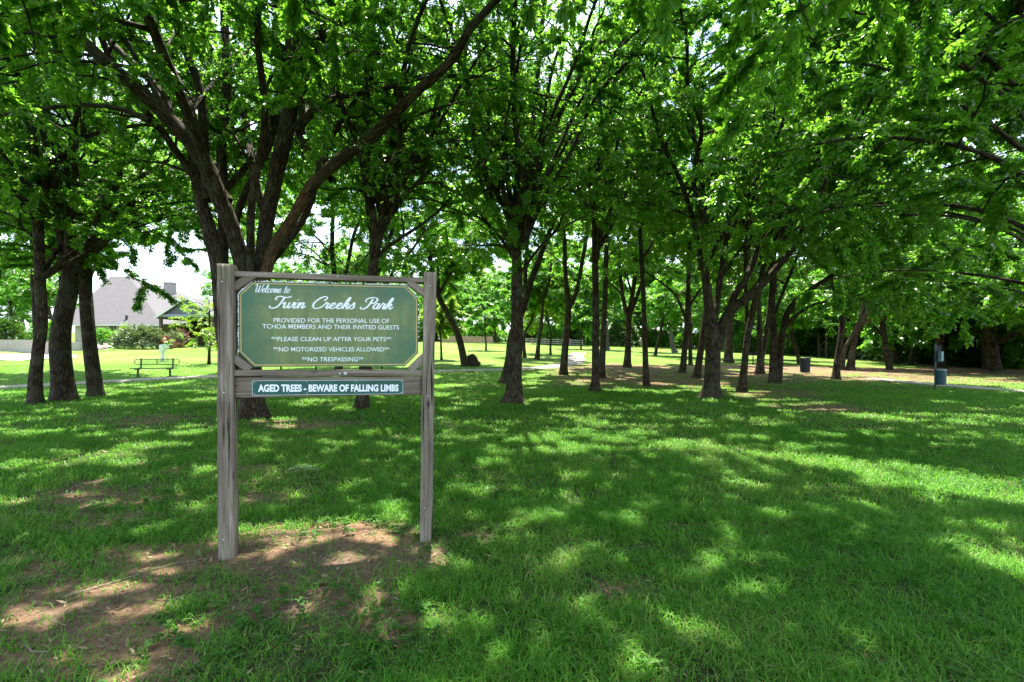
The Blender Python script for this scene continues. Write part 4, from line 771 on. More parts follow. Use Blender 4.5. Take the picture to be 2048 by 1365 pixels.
overhang("elm_tree", "leafy elm twigs in the upper corner over the trio of trunks", (-8.6, 4.0), [
    [(-8.6, 4, -.06, .3), (-8.5, 4, 2, .22), (-8.3, 4.2, 4.5, .17), (-8, 4.6, 7, .12), (-7.8, 5, 10, .05)],
    [(-8.4, 4.1, 3.4, .13), (-7, 4.4, 5.4, .1), (-5.4, 4.8, 6.6, .07), (-3.8, 5, 7, .04), (-2.4, 5.1, 6.6, .02)],
    [(-8.4, 4.1, 4, .13), (-7.4, 5.4, 6, .1), (-6, 6.8, 7.4, .07), (-4.6, 8, 8, .04)],
    [(-8.3, 4.2, 4.6, .12), (-7, 3.2, 7, .1), (-5.2, 2.6, 8.2, .07), (-3.2, 2.4, 8.4, .04)],
    [(-8.2, 4.4, 5.6, .11), (-6.6, 5, 8, .09), (-4.6, 5.8, 9.4, .06), (-2.6, 6.4, 9.8, .03)],
    [(-8.3, 4.2, 4.6, .14), (-6.4, 3.8, 7.4, .12), (-3.8, 3.8, 8.8, .09), (-1.4, 4.2, 9.2, .05), (.2, 4.5, 9, .03)],
    [(-8.3, 4.2, 5.2, .14), (-6.2, 4.6, 8, .12), (-3.4, 5, 9.8, .09), (-.8, 5.4, 10.3, .05), (1, 5.8, 10.2, .03)],
    [(-8.3, 4.2, 4, .14), (-6.8, 3, 6.4, .12), (-4.8, 2.8, 7.8, .09), (-2.6, 3.2, 8.2, .05), (-1.2, 3.6, 8, .03)],
    [(-8.3, 4.2, 6, .14), (-6.4, 5.6, 9, .12), (-4, 6.6, 10.6, .09), (-1.6, 7.2, 11.2, .05), (0, 7.6, 11.2, .03)],
    [(-8.4, 4.1, 3, .1), (-9, 6, 5, .08), (-9.4, 8.2, 6.2, .05), (-9.4, 10, 6.4, .03)]], 100000, .09, 43, 4.2)

overhang("elm_tree", "dense shaded elm boughs low over the far side of the concrete path", (17.5, 14.5), [
    [(17.5, 14.5, -.06, .36), (17.4, 14.5, 2, .28), (17.2, 14.6, 4.5, .22), (17, 14.8, 8, .15), (16.8, 15, 12, .06), (16.8, 15, 15, .03)],
    [(17.3, 14.5, 3, .16), (15.6, 14.2, 4.6, .13), (13.6, 14, 5.4, .1), (11.4, 14.2, 5.6, .07), (9.6, 14.6, 5.3, .03)],
    [(17.3, 14.5, 4, .16), (15.4, 13, 6.4, .13), (13, 12, 7.8, .1), (10.6, 11.6, 8.4, .06), (8.8, 11.6, 8.4, .03)],
    [(17.2, 14.6, 5, .16), (15.4, 15.4, 8, .13), (13.2, 16, 10, .1), (10.8, 16.6, 11, .06), (9, 17, 11.2, .03)],
    [(17.2, 14.6, 6, .14), (16, 13, 9.4, .11), (14.2, 11.6, 11.8, .07), (12.2, 10.6, 13, .03)],
    [(17.3, 14.5, 2.6, .1), (16.2, 15.6, 3.6, .08), (14.8, 17, 4, .05), (13.6, 18.4, 3.8, .02)],
    [(17.2, 14.6, 6, .12), (16, 17, 9, .1), (14.6, 19.4, 11.6, .06), (13.4, 21, 13, .03)]], 170000, .12, 44, 2.2, (1.4, 2.8), False)

close_canopy(4.6)
# shared kinds for the woods
def variant(seed, h, nleaf, ls, zcb, leafmat, bark='bark', fork=2.5, spread=(1.4, 2.8), nl=5):
    rng = np.random.RandomState(seed); q = [(0, 0, -.1, .24)]; p = np.zeros(3); d = np.array([rng.normal(0, .08), rng.normal(0, .08), 1.])
    for i in range(7):
        p = p + d * h / 8; d = d + rng.normal(0, .06, 3); d[2] = 1; q.append((*p, .24 * (1 - (i + 1) / 8.5)))
    limbs = [(np.array(q), .3)]
    for e in range(nl):
        z = fork + (h * .55 - fork) * e / nl; src = limbs[0][0]; j = int(np.argmin(np.abs(src[:, 2] - z))); az = e * 2.4 + rng.rand(); el = math.radians(rng.uniform(35, 62)); dd = np.array([math.cos(az) * math.cos(el), math.sin(az) * math.cos(el), math.sin(el)]); ln = rng.uniform(.32, .5) * h
        pp = np.array([src[j][0], src[j][1], z]); r = .13; qq = [(*pp, r)]
        for i in range(5): dd = dd + np.array([0, 0, -.06]) + rng.normal(0, .08, 3); dd /= np.linalg.norm(dd); pp = pp + dd * ln / 5; qq.append((*pp, r * (1 - (i + 1) / 5.6)))
        limbs.append((np.array(qq), .2))
    tq, cq, tm, cm = grow((0, 0, 0), limbs, rng, nleaf, ls, False, zcb, spread, False, 8, leafmat, bark, False)
    return tq.mesh("trunk", tm), cq.mesh("crown", cm)
def plant(name, meshes, names, x, y, sc, rz, label, cat, group, zs=None):
    root = empty(name, (x, y, tz(x, y) - .05), rz); root.scale = (sc, sc, sc * (zs or 1))
    for n_, me in zip(names, meshes): o = bpy.data.objects.new(n_, me); C.objects.link(o); o.parent = root
    tag(root, label, cat, group); return root
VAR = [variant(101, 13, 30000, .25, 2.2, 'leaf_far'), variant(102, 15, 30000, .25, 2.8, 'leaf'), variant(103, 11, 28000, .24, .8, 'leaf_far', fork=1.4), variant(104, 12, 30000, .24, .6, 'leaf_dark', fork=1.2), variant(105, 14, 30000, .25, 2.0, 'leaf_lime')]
r_ = np.random.RandomState(21)
for row, (dy, n_) in enumerate(((0, 15), (6, 14), (15, 13), (26, 12))):
    for k in range(n_):
        px = 1480 + (2420 - 1480) * (k + r_.uniform(.1, .9)) / n_; y = np.interp(px, [1480, 1750, 1850, 2048, 2300], [84, 63, 52, 42, 38]) + dy + r_.uniform(-1.5, 1.5) + (2 if row == 0 else 0)
        v = VAR[[2, 3, 1, 0][r_.randint(4)] if row else [3, 2, 3, 0][r_.randint(4)]]
        plant("woodland_tree", v, ("trunk", "crown"), (px - CX) / F * y, y, r_.uniform(1.3, 1.7) if row == 0 else r_.uniform(1.1, 1.5), r_.rand() * 6.28, "dense dark tree in the wood edge behind the pet waste station and trash can", "tree", "dense trees of the wood edge")
for k in range(40):
    px = 700 + 900 * (k + r_.rand()) / 40; y = r_.uniform(97, 140)
    plant("distant_tree", VAR[[0, 4, 2, 0, 1][r_.randint(5)]], ("trunk", "crown"), (px - CX) / F * y, y, r_.uniform(1.15, 1.8), r_.rand() * 6.28, "distant leafy tree closing the view beyond the sunlit lawn and far fence", "tree", "distant trees beyond the lawn")
for k in range(24):
    px = -260 + 1200 * (k + r_.rand()) / 24; y = r_.uniform(88, 112)
    if 150 < px < 460: y += 30
    plant("distant_tree", VAR[[0, 1, 2][r_.randint(3)]], ("trunk", "crown"), (px - CX) / F * y, y, r_.uniform(.7, .9) if 160 < px < 460 else r_.uniform(1.3, 1.7), r_.rand() * 6.28, "distant tree standing behind the grey-roofed house and its neighbours", "tree", "distant trees behind the house")
# more of the grove between the traced trunks
for (px, Y, sc, v) in ((1600, 44, .9, 0), (1780, 37, 1, 1), (1310, 58, .9, 0), (1420, 52, .95, 1), (1560, 56, 1, 0), (1993, 37, 1.5, 2), (1976, 41, 1.4, 3), (2090, 33, 1.5, 0), (1880, 43, 1.5, 2), (2170, 25, 1.2, 2), (1790, 50, 1.4, 2)):
    plant("elm_tree", VAR[v], ("trunk", "crown"), (px - CX) / F * Y, Y, sc, r_.rand() * 6.28, "slim elm deep in the grove, mostly hidden behind nearer trunks", "tree", "half-hidden elms inside the grove")

# ------------------------------------------------------------------ shrubs
def shrub_mesh(seed, w_, d_, h_, nleaf, ls, leafmat, top=1.0):
    rng = np.random.RandomState(seed); cq = QB(); tq = QB(); n_ = nleaf // 6
    a = rng.rand(n_) * 6.28; e = rng.rand(n_) ** .55; r = (.62 + .38 * rng.rand(n_) ** .5); lump = 1 + .22 * np.sin(a * 3 + seed) + .16 * np.sin(a * 5 + e * 6)
    pos = np.stack([np.cos(a) * np.sqrt(1 - (e * .98) ** 2) * w_ / 2 * r * lump, np.sin(a) * np.sqrt(1 - (e * .98) ** 2) * d_ / 2 * r * lump, e * h_ * r * (1 + .15 * np.sin(a * 4 + 1))], 1) ; pos[:, 2] = np.abs(pos[:, 2]) + .05
    dr = unit(pos - np.array([0, 0, h_ * .25])) + rng.normal(0, .5, (n_, 3)); leaves(cq, pos, dr, rng, ls, 6, False, .5, None, droop=.1)
    P = np.zeros((14, 5, 3)); t = np.linspace(0, 1, 5)
    for k in range(14):
        aa = k * 2.4; P[k, :, 0] = np.cos(aa) * w_ * .32 * t ** 1.4; P[k, :, 1] = np.sin(aa) * d_ * .32 * t ** 1.4; P[k, :, 2] = t * h_ * .8
    tq.add(*tube_arrays(P, np.tile(np.linspace(.03, .008, 5), (14, 1)) * max(.5, h_ / 1.6), 5)); return tq.mesh("stems", ['bark']), cq.mesh("foliage", [leafmat])
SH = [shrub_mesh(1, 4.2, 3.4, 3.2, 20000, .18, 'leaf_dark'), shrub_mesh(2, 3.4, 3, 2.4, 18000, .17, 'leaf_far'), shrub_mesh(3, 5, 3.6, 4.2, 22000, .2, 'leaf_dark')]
for k in range(60):
    px = 1440 + 960 * (k + r_.rand()) / 60; y = np.interp(px, [1470, 1750, 1850, 2048, 2300], [86, 64, 53, 43.5, 39]) + r_.uniform(-1, 7)
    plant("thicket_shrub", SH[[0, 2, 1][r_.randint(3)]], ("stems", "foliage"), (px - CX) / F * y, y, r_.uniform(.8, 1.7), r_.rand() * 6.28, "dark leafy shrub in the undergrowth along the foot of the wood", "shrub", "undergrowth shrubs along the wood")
for k in range(44):
    px = 780 + 800 * (k + r_.rand()) / 44; y = r_.uniform(99, 118)
    plant("boundary_shrub", SH[1 if k % 5 else 0], ("stems", "foliage"), (px - CX) / F * y, y, r_.uniform(.9, 1.7), r_.rand() * 6.28, "green shrub along the far fence beyond the lawn", "shrub", "shrubs along the far fence")
def garden_plant(name, label, px, py, dims, nleaf, ls, m, seed, cat="shrub", Y=None):
    b = ground(px, py) if Y is None else Vector(((px - CX) / F * Y, Y, tz((px - CX) / F * Y, Y)))
    ms = shrub_mesh(seed, *dims, nleaf, ls, m); return plant(name, ms, ("stems", "foliage"), b.x, b.y, 1, 0, label, cat, None)
HY_ = 58
garden_plant("hedge_bush", "long rounded grey-green hedge bush in front of the brick house", 286, 0, (5.6, 2.6, 2.15), 20000, .17, 'leaf_hedge', 11, Y=52)
garden_plant("rosy_shrub", "small reddish rounded shrub at the end of the hedge bush", 330, 0, (1.2, 1.2, 1.2), 3500, .13, 'leaf_rose', 12, Y=52)
garden_plant("yellow_shrub", "yellow-flowered shrub peeping over the hedge bush under the house windows", 250, 0, (1.6, 1.4, 2.3), 4000, .14, 'leaf_lime', 13, Y=56)
garden_plant("corner_shrub", "rounded green shrub beside the rock bed at the house corner", 203, 0, (2.0, 1.8, 1.9), 6000, .14, 'leaf_far', 14, Y=55)
garden_plant("street_shrub", "dark green shrub beside the stacked stone wall by the pink driveway", 18, 0, (3, 2.6, 3.0), 9000, .18, 'leaf_dark', 15, Y=50)
garden_plant("street_shrub", "pale green shrub above the stacked stone wall behind the trio of trunks", 90, 0, (4, 2.6, 2.8), 10000, .18, 'leaf_far', 16, Y=57)
# bright feathery tree half hidden behind the sign's thick post
b_ = Vector(((418 - CX) / F * 33, 33, 0)); b_.z = tz(b_.x, b_.y); rg = np.random.RandomState(77)
lm = [(np.array([(0, 0, -.05, .11), (.02, 0, 1, .09), (0, .05, 2.2, .07), (.03, 0, 3.4, .045), (0, 0, 4.6, .02)]), .18)]
for e in range(13):
    z = .9 + 3.2 * e / 13; a = e * 2.4; ln = 2.6 * (1 - .55 * e / 13); lm.append((np.array([(0, 0, z, .03), (math.cos(a) * ln * .4, math.sin(a) * ln * .4, z + .35, .022), (math.cos(a) * ln * .75, math.sin(a) * ln * .75, z + .4, .014), (math.cos(a) * ln, math.sin(a) * ln, z + .2, .006)]), .1))
tq, cq, tm, cm = grow(b_, lm, rg, 9000, .11, False, .5, (.5, 1.0), False, 8, 'leaf_lime', 'bark', False, .1)
ro = empty("feathery_tree", b_); tq.build("trunk", tm, ro); cq.build("crown", cm, ro); tag(ro, "bright yellow-green feathery tree half hidden behind the sign's thick post", "tree")

# ------------------------------------------------------------------ park sign
PL, PR = Vector(((452 - CX) / F * 3.49, 3.49, 0)), Vector(((851 - CX) / F * 3.80, 3.80, 0))
yaw = math.atan2(PR.y - PL.y, PR.x - PL.x); WID = (PR - PL).length
sign = empty("park_sign", (PL.x, PL.y, 0), yaw)
tag(sign, "weathered wooden park sign with two posts, green welcome board and falling-limbs warning", "sign")
ux, uy = math.cos(yaw), math.sin(yaw)
def sl(px, py, off=0.0):
    """point of the picture -> sign-local (s, z) on the plane lying off metres behind the post line"""
    k = (px - CX) / F; ox, oy = PL.x - uy * off, PL.y + ux * off
    s = (k * oy - ox) / (ux - k * uy); Y = oy + s * uy; return s, EYE - (py - HY) / F * Y
FR = -.05
s0, _ = sl(435, 1000, -.06); s1, _ = sl(467, 1000, -.06); cL = (s0 + s1) / 2; wL = s1 - s0
zt = sl(448, 528, -.06)[1]
G().loft((cL, 0, -.15), (cL - .008, 0, zt), (wL, 0, 0), (0, .125, 0), .014, 60, .0022, 1).build("post", 'wood', sign, True)
a0, _ = sl(839, 1060, -.05); a1, _ = sl(863.5, 1060, -.05); cR = (a0 + a1) / 2; wR = a1 - a0
b0, ztr = sl(848, 544, -.05); b1, _ = sl(873, 544, -.05)
G().loft((cR, 0, -.15), ((b0 + b1) / 2, 0, ztr), (wR, 0, 0), (0, .095, 0), .008, 60, .002, 2).build("post", 'wood', sign, True)
def zz(px, py, off): return sl(px, py, off)[1]
def rail_(name, pxl, pxr, tl, bl, tr, br, off, thick, seed):
    x0, x1 = sl(pxl, tl, off)[0], sl(pxr, tr, off)[0]; z0 = (zz(pxl, tl, off) + zz(pxl, bl, off)) / 2; z1 = (zz(pxr, tr, off) + zz(pxr, br, off)) / 2; h = (zz(pxl, tl, off) - zz(pxl, bl, off) + zz(pxr, tr, off) - zz(pxr, br, off)) / 2
    return G().loft((x0, off + thick / 2, z0), (x1, off + thick / 2, z1), (0, 0, h), (0, thick, 0), .004, 40, .0015, seed).build(name, 'wood', sign, True)
rail_("rail", 466, 851, 541, 553.5, 556, 566, -.038, .085, 3)
rail_("rail", 466, 847, 741, 754, 740.5, 751.5, -.04, .085, 4)
rail_("backing_plank", 467, 844, 755.3, 796, 753, 790, -.025, .04, 5)
for (p, q, sd) in (((464, 578), (507, 550), 6), ((467, 716), (500, 741), 7), ((817, 563), (853, 590), 8), ((820, 741), (849, 713), 9)):
    x0, z0 = sl(*p, -.03); x1, z1 = sl(*q, -.03); d = Vector((x1 - x0, 0, z1 - z0)).normalized(); nn_ = Vector((-d.z, 0, d.x))
    G().loft((x0, 0.0, z0), (x1, 0.0, z1), nn_ * .055, (0, .07, 0), .003, 10, .001, sd).build("corner_brace", 'wood', sign, True)
OCT = [(481, 589.7), (506.7, 566.8), (810, 574), (833.3, 598), (833.3, 705.5), (808.6, 729.7), (509.6, 731.2), (481.5, 704)]
BO = -.012
oct_ = [sl(x, y, BO) for x, y in OCT]; cs = sum(p[0] for p in oct_) / 8; cz = sum(p[1] for p in oct_) / 8
def grow_oct(d):
    out = []
    for i in range(8):
        p0, p1, p2 = Vector(oct_[i - 1]), Vector(oct_[i]), Vector(oct_[(i + 1) % 8]); e1 = (p1 - p0).normalized(); e2 = (p2 - p1).normalized(); n1 = Vector((-e1.y, e1.x)); n2 = Vector((-e2.y, e2.x)); m_ = (n1 + n2).normalized(); out.append(p1 + m_ * d / max(m_.dot(n1), .3))
    return out
panel = G().prism([(p[0], BO, p[1]) for p in grow_oct(.012)], (0, .022, 0)).build("sign_panel", 'sign', sign)
def frame_strip(d0, d1, y0, y1, name, m):
    g = G(); A, B = grow_oct(d0), grow_oct(d1)
    for i in range(8):
        j = (i + 1) % 8; P_ = [(A[i], y0), (A[j], y0), (B[j], y0), (B[i], y0)]
        v = [(p.x, y, p.y) for p, y in P_] + [(p.x, y1, p.y) for p, _ in P_]; g._add(v, [(0, 1, 2, 3), (7, 6, 5, 4), (0, 4, 5, 1), (2, 6, 7, 3), (1, 5, 6, 2), (3, 7, 4, 0)])
    return g.build(name, m, panel)
frame_strip(.0015, -.0055, BO - .0022, BO + .001, "gold_border", 'gold')
# flaking white board edge
g = G(); rg = random.Random(4); A = grow_oct(.0105)
for i in (0, 1, 2, 7, 3):
    j = (i + 1) % 8; e = A[j] - A[i]; n_ = int(e.length / .011); nr = Vector((-e.y, e.x)).normalized()
    for k in range(n_):
        keep = {0: .88, 1: .85, 2: .5, 7: .97, 3: .3}[i]
        if rg.random() > keep: continue
        t0, t1 = (k + rg.uniform(0, .2)) / n_, (k + rg.uniform(.8, 1.05)) / n_; h = rg.uniform(.006, .015) * (1.1 if i in (0, 1) else .8)
        p0, p1 = A[i] + e * t0, A[i] + e * t1; y0 = BO - .002 + rg.uniform(-.0008, .0008)
        g.prism([(p0.x, y0, p0.y), (p1.x, y0, p1.y), (p1.x + nr.x * h * rg.uniform(.5, 1), y0, p1.y + nr.y * h * rg.uniform(.5, 1)), (p0.x + nr.x * h, y0, p0.y + nr.y * h)], (0, .012, 0))
g.build("flaking_edge", 'edge', panel)
# brush-script lettering drawn as strokes (x, y) with x-height 1
GL = {
 'W': ([[(-.1,1.55),(.1,1.95),(.32,1.85),(.30,1.1),(.28,.35),(.42,.02),(.65,.25),(.9,1.0),(1.0,1.7)],[(1.0,1.7),(.95,1.0),(.95,.3),(1.1,.02),(1.35,.3),(1.6,1.1),(1.72,1.75),(1.95,1.95)]], 1.75),
 'e': ([[(-.1,.3),(.3,.5),(.55,.78),(.42,1.0),(.18,.82),(.08,.42),(.25,.02),(.55,.12),(.85,.42)]], .74),
 'l': ([[(-.1,.3),(.25,.8),(.45,1.55),(.38,1.95),(.2,1.5),(.1,.5),(.25,.02),(.5,.18),(.65,.4)]], .54),
 'c': ([[(.6,.78),(.45,1.0),(.18,.8),(.06,.4),(.25,.02),(.55,.12),(.85,.42)]], .72),
 'o': ([[(.5,1.0),(.2,.85),(.08,.4),(.28,.02),(.58,.25),(.62,.7),(.45,1.0),(.55,.85),(.9,.85)]], .78),
 'm': ([[(-.1,.6),(.1,.95),(.18,.75),(.12,0)],[(.14,.35),(.38,.92),(.54,.8),(.48,0)],[(.5,.35),(.74,.92),(.9,.8),(.84,.2),(.98,.02),(1.2,.4)]], 1.1),
 't': ([[(.3,1.6),(.16,.8),(.1,.25),(.25,.02),(.5,.2)],[(-.08,1.0),(.2,1.02),(.5,1.08)]], .55),
 'T': ([[(.35,1.35),(.12,1.45),(.12,1.75),(.45,1.98),(.9,1.85),(1.3,1.8),(1.62,2.0)],[(.98,1.82),(.9,1.2),(.78,.5),(.5,.06),(.12,-.02),(-.12,.16),(-.1,.36)]], 1.2),
 'w': ([[(-.12,.72),(.08,.98),(.12,.6),(.14,.15),(.3,.02),(.5,.35),(.58,.95)],[(.58,.95),(.56,.35),(.68,.02),(.9,.3),(1.0,.8),(.94,.98),(1.18,.86)]], 1.08),
 'i': ([[(-.05,.5),(.14,.95),(.12,.5),(.12,.12),(.26,.02),(.5,.4)],[(.2,1.36),(.26,1.42)]], .46),
 'n': ([[(-.05,.6),(.1,.95),(.18,.75),(.12,0)],[(.14,.35),(.4,.92),(.58,.8),(.52,.2),(.66,.02),(.9,.4)]], .82),
 'C': ([[(1.0,1.35),(1.22,1.6),(1.2,1.95),(.85,2.02),(.4,1.6),(.1,.9),(.18,.25),(.55,0),(.95,.15),(1.3,.55)]], 1.22),
 'r': ([[(-.08,.35),(.12,.85),(.14,1.08),(.3,.92),(.48,.9),(.4,.5),(.42,.1),(.55,.02),(.8,.4)]], .68),
 'k': ([[(-.1,.3),(.2,.8),(.42,1.6),(.36,1.98),(.2,1.6),(.1,.8),(.06,0)],[(.1,.5),(.34,.92),(.52,.82),(.4,.55),(.18,.5)],[(.22,.5),(.42,.3),(.48,.06),(.6,.02),(.82,.4)]], .72),
 's': ([[(-.1,.3),(.2,.7),(.34,1.1),(.42,.75),(.5,.3),(.3,-.02),(.04,.1)]], .66),
 'P': ([[(.85,1.75),(.78,1.2),(.66,.5),(.4,.06),(.05,-.02),(-.12,.18),(-.05,.36)],[(.3,1.2),(.12,1.4),(.2,1.75),(.65,2.0),(1.15,1.95),(1.4,1.6),(1.2,1.1),(.8,.95)]], 1.22),
 'a': ([[(.56,.85),(.42,1.0),(.18,.82),(.07,.4),(.22,.02),(.45,.25),(.58,.9)],[(.62,.98),(.54,.4),(.58,.06),(.7,.04),(.92,.4)]], .82),
 ' ': ([], .72)}
def script(text, pl, pr, xh, thick, y, name, slant=.3):
    strokes = []; x = 0
    for ch in text:
        st, adv = GL[ch]
        for s_ in st: strokes.append([(x + a + slant * b, b) for a, b in s_])
        x += adv
    allx = [p[0] for s_ in strokes for p in s_]; lo, hi = min(allx), max(allx); (sa, za), (sb, zb) = sl(*pl, BO), sl(*pr, BO); sx = (sb - sa) / (hi - lo); q = QB()
    for n_, s_ in enumerate(strokes):
        P3 = np.array([(sa + (px - lo) * sx, y - .00035 * (n_ % 3), za + (zb - za) * (px - lo) / (hi - lo) + py * xh, 1) for px, py in s_]); P3 = spline(P3, xh * .09)
        d = np.gradient(P3[:, [0, 2]], axis=0); d /= np.linalg.norm(d, axis=1, keepdims=True) + 1e-9
        v = np.abs(d[:, 1] * .96 + d[:, 0] * .28) if True else 0
        down = np.clip(-(d[:, 1]), 0, 1); w_ = thick * (.56 + .24 * v + .34 * down); w_[0] *= .6; w_[-1] *= .6
        V, f, g_ = tube_arrays(P3[None, :, :3], (w_ / 2)[None], 10); c = P3[:, 1][None, :, None]; V[..., 1] = c + (V[..., 1] - c) * .06
        q.add(V, f, g_)
        for e in (0, -1):                                        # rounded stroke ends
            r0 = w_[e] / 2; a = np.linspace(0, np.pi, 6); c0 = P3[e, :3]; qq = np.stack([c0 + np.array([0, 0, 1]) * 0 + np.array([math.cos(t) * r0, 0, 0]) for t in a]); rr = np.maximum(np.sin(a) * r0, 1e-5)
            V, f, g_ = tube_arrays(qq[None], rr[None], 10); V[..., 1] = c0[1] + (V[..., 1] - c0[1]) * .06; q.add(V, f, g_)
    o = q.build(name, ['white'], panel); return o
ht = lambda px, a, b: abs(zz(px, a, BO) - zz(px, b, BO))
script("Welcome to", (511.5, 585.2), (581.5, 586.8), ht(540, 578.2, 586.5), .0062, BO - .001, "script_lettering")
script("Twin Creeks Park", (539, 616.5), (786.5, 619.2), ht(600, 605.2, 617), .0128, BO - .001, "script_lettering")
def text(string, l, r, capl, capr, parent, name, off, y, bold=0):
    cu = bpy.data.curves.new(name, 'FONT'); cu.body = string; cu.size = 1; cu.extrude = .02; cu.offset = bold; cu.resolution_u = 4
    to = bpy.data.objects.new(name, cu); C.objects.link(to); dg = bpy.context.evaluated_depsgraph_get(); dg.update(); me = bpy.data.meshes.new_from_object(to.evaluated_get(dg)); bpy.data.objects.remove(to); bpy.data.curves.remove(cu)
    n_ = len(me.vertices); v = np.empty(n_ * 3); me.vertices.foreach_get("co", v); v = v.reshape(-1, 3); cap = .729 if not bold else .729 + bold
    (sa, za), (sb, zb) = sl(*l, off), sl(*r, off); h = (zz(l[0], capl, off) - za + zz(r[0], capr, off) - zb) / 2; x0, x1 = v[:, 0].min(), v[:, 0].max(); t = (v[:, 0] - x0) / (x1 - x0)
    w3 = np.stack([sa + (sb - sa) * t, y - v[:, 2] * .03, za + (zb - za) * t + v[:, 1] / cap * h], 1); me.vertices.foreach_set("co", w3.ravel()); me.name = name; me.update()
    at = me.attributes.new("grain", 'FLOAT_VECTOR', 'POINT'); me.materials.clear(); me.materials.append(M['white']); me.polygons.foreach_set("material_index", [0] * len(me.polygons))
    o = bpy.data.objects.new(name, me); C.objects.link(o); o.parent = parent; return o
for s_, l, r, cl, cr2 in (("PROVIDED FOR THE PERSONAL USE OF", (547, 645.3), (778.7, 646.6), 635.9, 637.6), ("TCHOA MEMBERS AND THEIR INVITED GUESTS", (524.8, 657.4), (798, 659.6), 648.2, 650.4),
        ("**PLEASE CLEAN UP AFTER YOUR PETS**", (542.5, 682.6), (782.4, 682.8), 673.6, 674.2), ("**NO MOTORIZED VEHICLES ALLOWED**", (546.5, 703.2), (778.7, 703.2), 694.2, 694.6), ("**NO TRESPASSING**", (603.8, 723.2), (727, 723), 714.4, 714.2)):
    text(s_, l, r, cl, cr2, panel, "block_lettering", BO, BO - .0006, .002)
PO = -.025
pc = [sl(504.7, 761.8, PO), sl(806, 760.2, PO), sl(806, 788, PO), sl(504.7, 791.3, PO)]
plate = G().prism([(a, PO - .004, b) for a, b in pc], (0, .0038, 0)).build("warning_plate", 'plate', sign)
g = G()
for i in range(4):
    a, b = Vector(pc[i]), Vector(pc[(i + 1) % 4]); d = (b - a).normalized(); nrm = Vector((d.y, -d.x)) * .0022
    if nrm.dot(Vector((cs, pc[0][1] - .03)) - a) < 0: nrm = -nrm
    g.prism([(a.x, PO - .0055, a.y), (b.x, PO - .0055, b.y), (b.x + nrm.x, PO - .0055, b.y + nrm.y), (a.x + nrm.x, PO - .0055, a.y + nrm.y)], (0, .002, 0))
g.build("pale_rim", 'edge', plate)
text("AGED TREES - BEWARE OF FALLING LIMBS", (516.4, 783.3), (797, 782.4), 768.6, 768.3, plate, "block_lettering", PO, PO - .0046, .045)
for px, py in ((509, 765), (509, 788), (613, 764), (613.5, 787), (712, 762.5), (711.5, 785.5), (803, 762), (802.5, 785.5)):
    x, z = sl(px, py, PO - .004); G().disc((x, PO - .004, z), (0, -1, 0), .0045, .003).build("screw", 'screw', plate, True)
for px, py, off in ((444, 564, -.0625), (448, 786.5, -.0625), (447, 1080, -.0625), (860, 573, -.0475), (855.5, 793, -.0475), (849, 1017, -.0475), (675, 554.5, -.0375)):
    x, z = sl(px, py, off); G().disc((x, off, z), (0, -1, 0), .006, .004).build("bolt_head", 'screw', sign, True)
for px, py, r in ((680, 747.5, .009), (691, 747, .015)):
    x, z = sl(px, py, -.04); k = 7; g = G(); g.prism([(x + math.cos(a * 6.28 / k) * r * (1 + .25 * math.sin(a * 3)), -.0435, z + math.sin(a * 6.28 / k) * r * .8) for a in range(k)], (0, .004, 0)); g.build("lichen_patch", 'lichen', sign)
# fallen twigs on the bare soil
def stick(label, pts, r):
    b = ground(*pts[0]); g = G(); q = []
    for px, py in pts: p = ground(px, py); q.append((p.x - b.x, p.y - b.y, tz(p.x, p.y) - b.z + .012))
    q = spline([(*p, r) for p in q], .06); rr = list(np.linspace(r, r * .45, len(q))); qq = [(p[0] + .006 * math.sin(i * 2.1), p[1] + .006 * math.cos(i * 1.7), p[2]) for i, p in enumerate(q)]
    g.tube(qq, rr, 6); o = g.build("fallen_twig", 'twig', None, True); o.location = b; tag(o, label, "twig", "dead twigs on the ground")
stick("long pale twig lying on bare soil, reaching up to the thick post's foot", [(126, 1200), (230, 1168), (330, 1136), (430, 1118)], .006)
stick("grey twig lying on the grass behind the thick post at mid height", [(395, 915), (450, 926), (510, 922), (562, 917)], .012)
stick("short bent twig on the soil just in front of the thick post", [(396, 1106), (403, 1114), (402, 1120)], .008)
stick("small pale twig on the open lawn to the side of the sign", [(1165, 964), (1185, 970), (1206, 976)], .006)
stick("thin dark twig in the shaded lower corner grass below the soil patch", [(50, 1300), (75, 1310), (103, 1312)], .007)
def clump():
    r = np.random.RandomState(9); c = ground(605, 947); q = QB(); n_ = 420; a = r.rand(n_) * 6.28; rr = np.sqrt(r.rand(n_)); x = np.cos(a) * rr * .20; y = np.sin(a) * rr * .11; z = .02 + .07 * (1 - rr ** 2) * r.uniform(.5, 1.2, n_)
    d = np.stack([np.cos(a), np.sin(a), r.normal(.4, .4, n_)], 1); T = frames(d, r, .4); l = r.uniform(.012, .026, n_); prof = np.array([(0, 0, 0), (.5, .4, .08), (1, 0, 0), (.5, -.4, .08)])
    V = np.einsum('kij,vj->kvi', T, prof) * l[:, None, None] + np.stack([x, y, z], 1)[:, None]; q.add(V, np.arange(n_ * 4)); o = q.build("weed_clump", ['weed_pale'], None, c); tag(o, "pale flowering weed clump on the shaded lawn seen between the sign's posts", "weed")
clump()

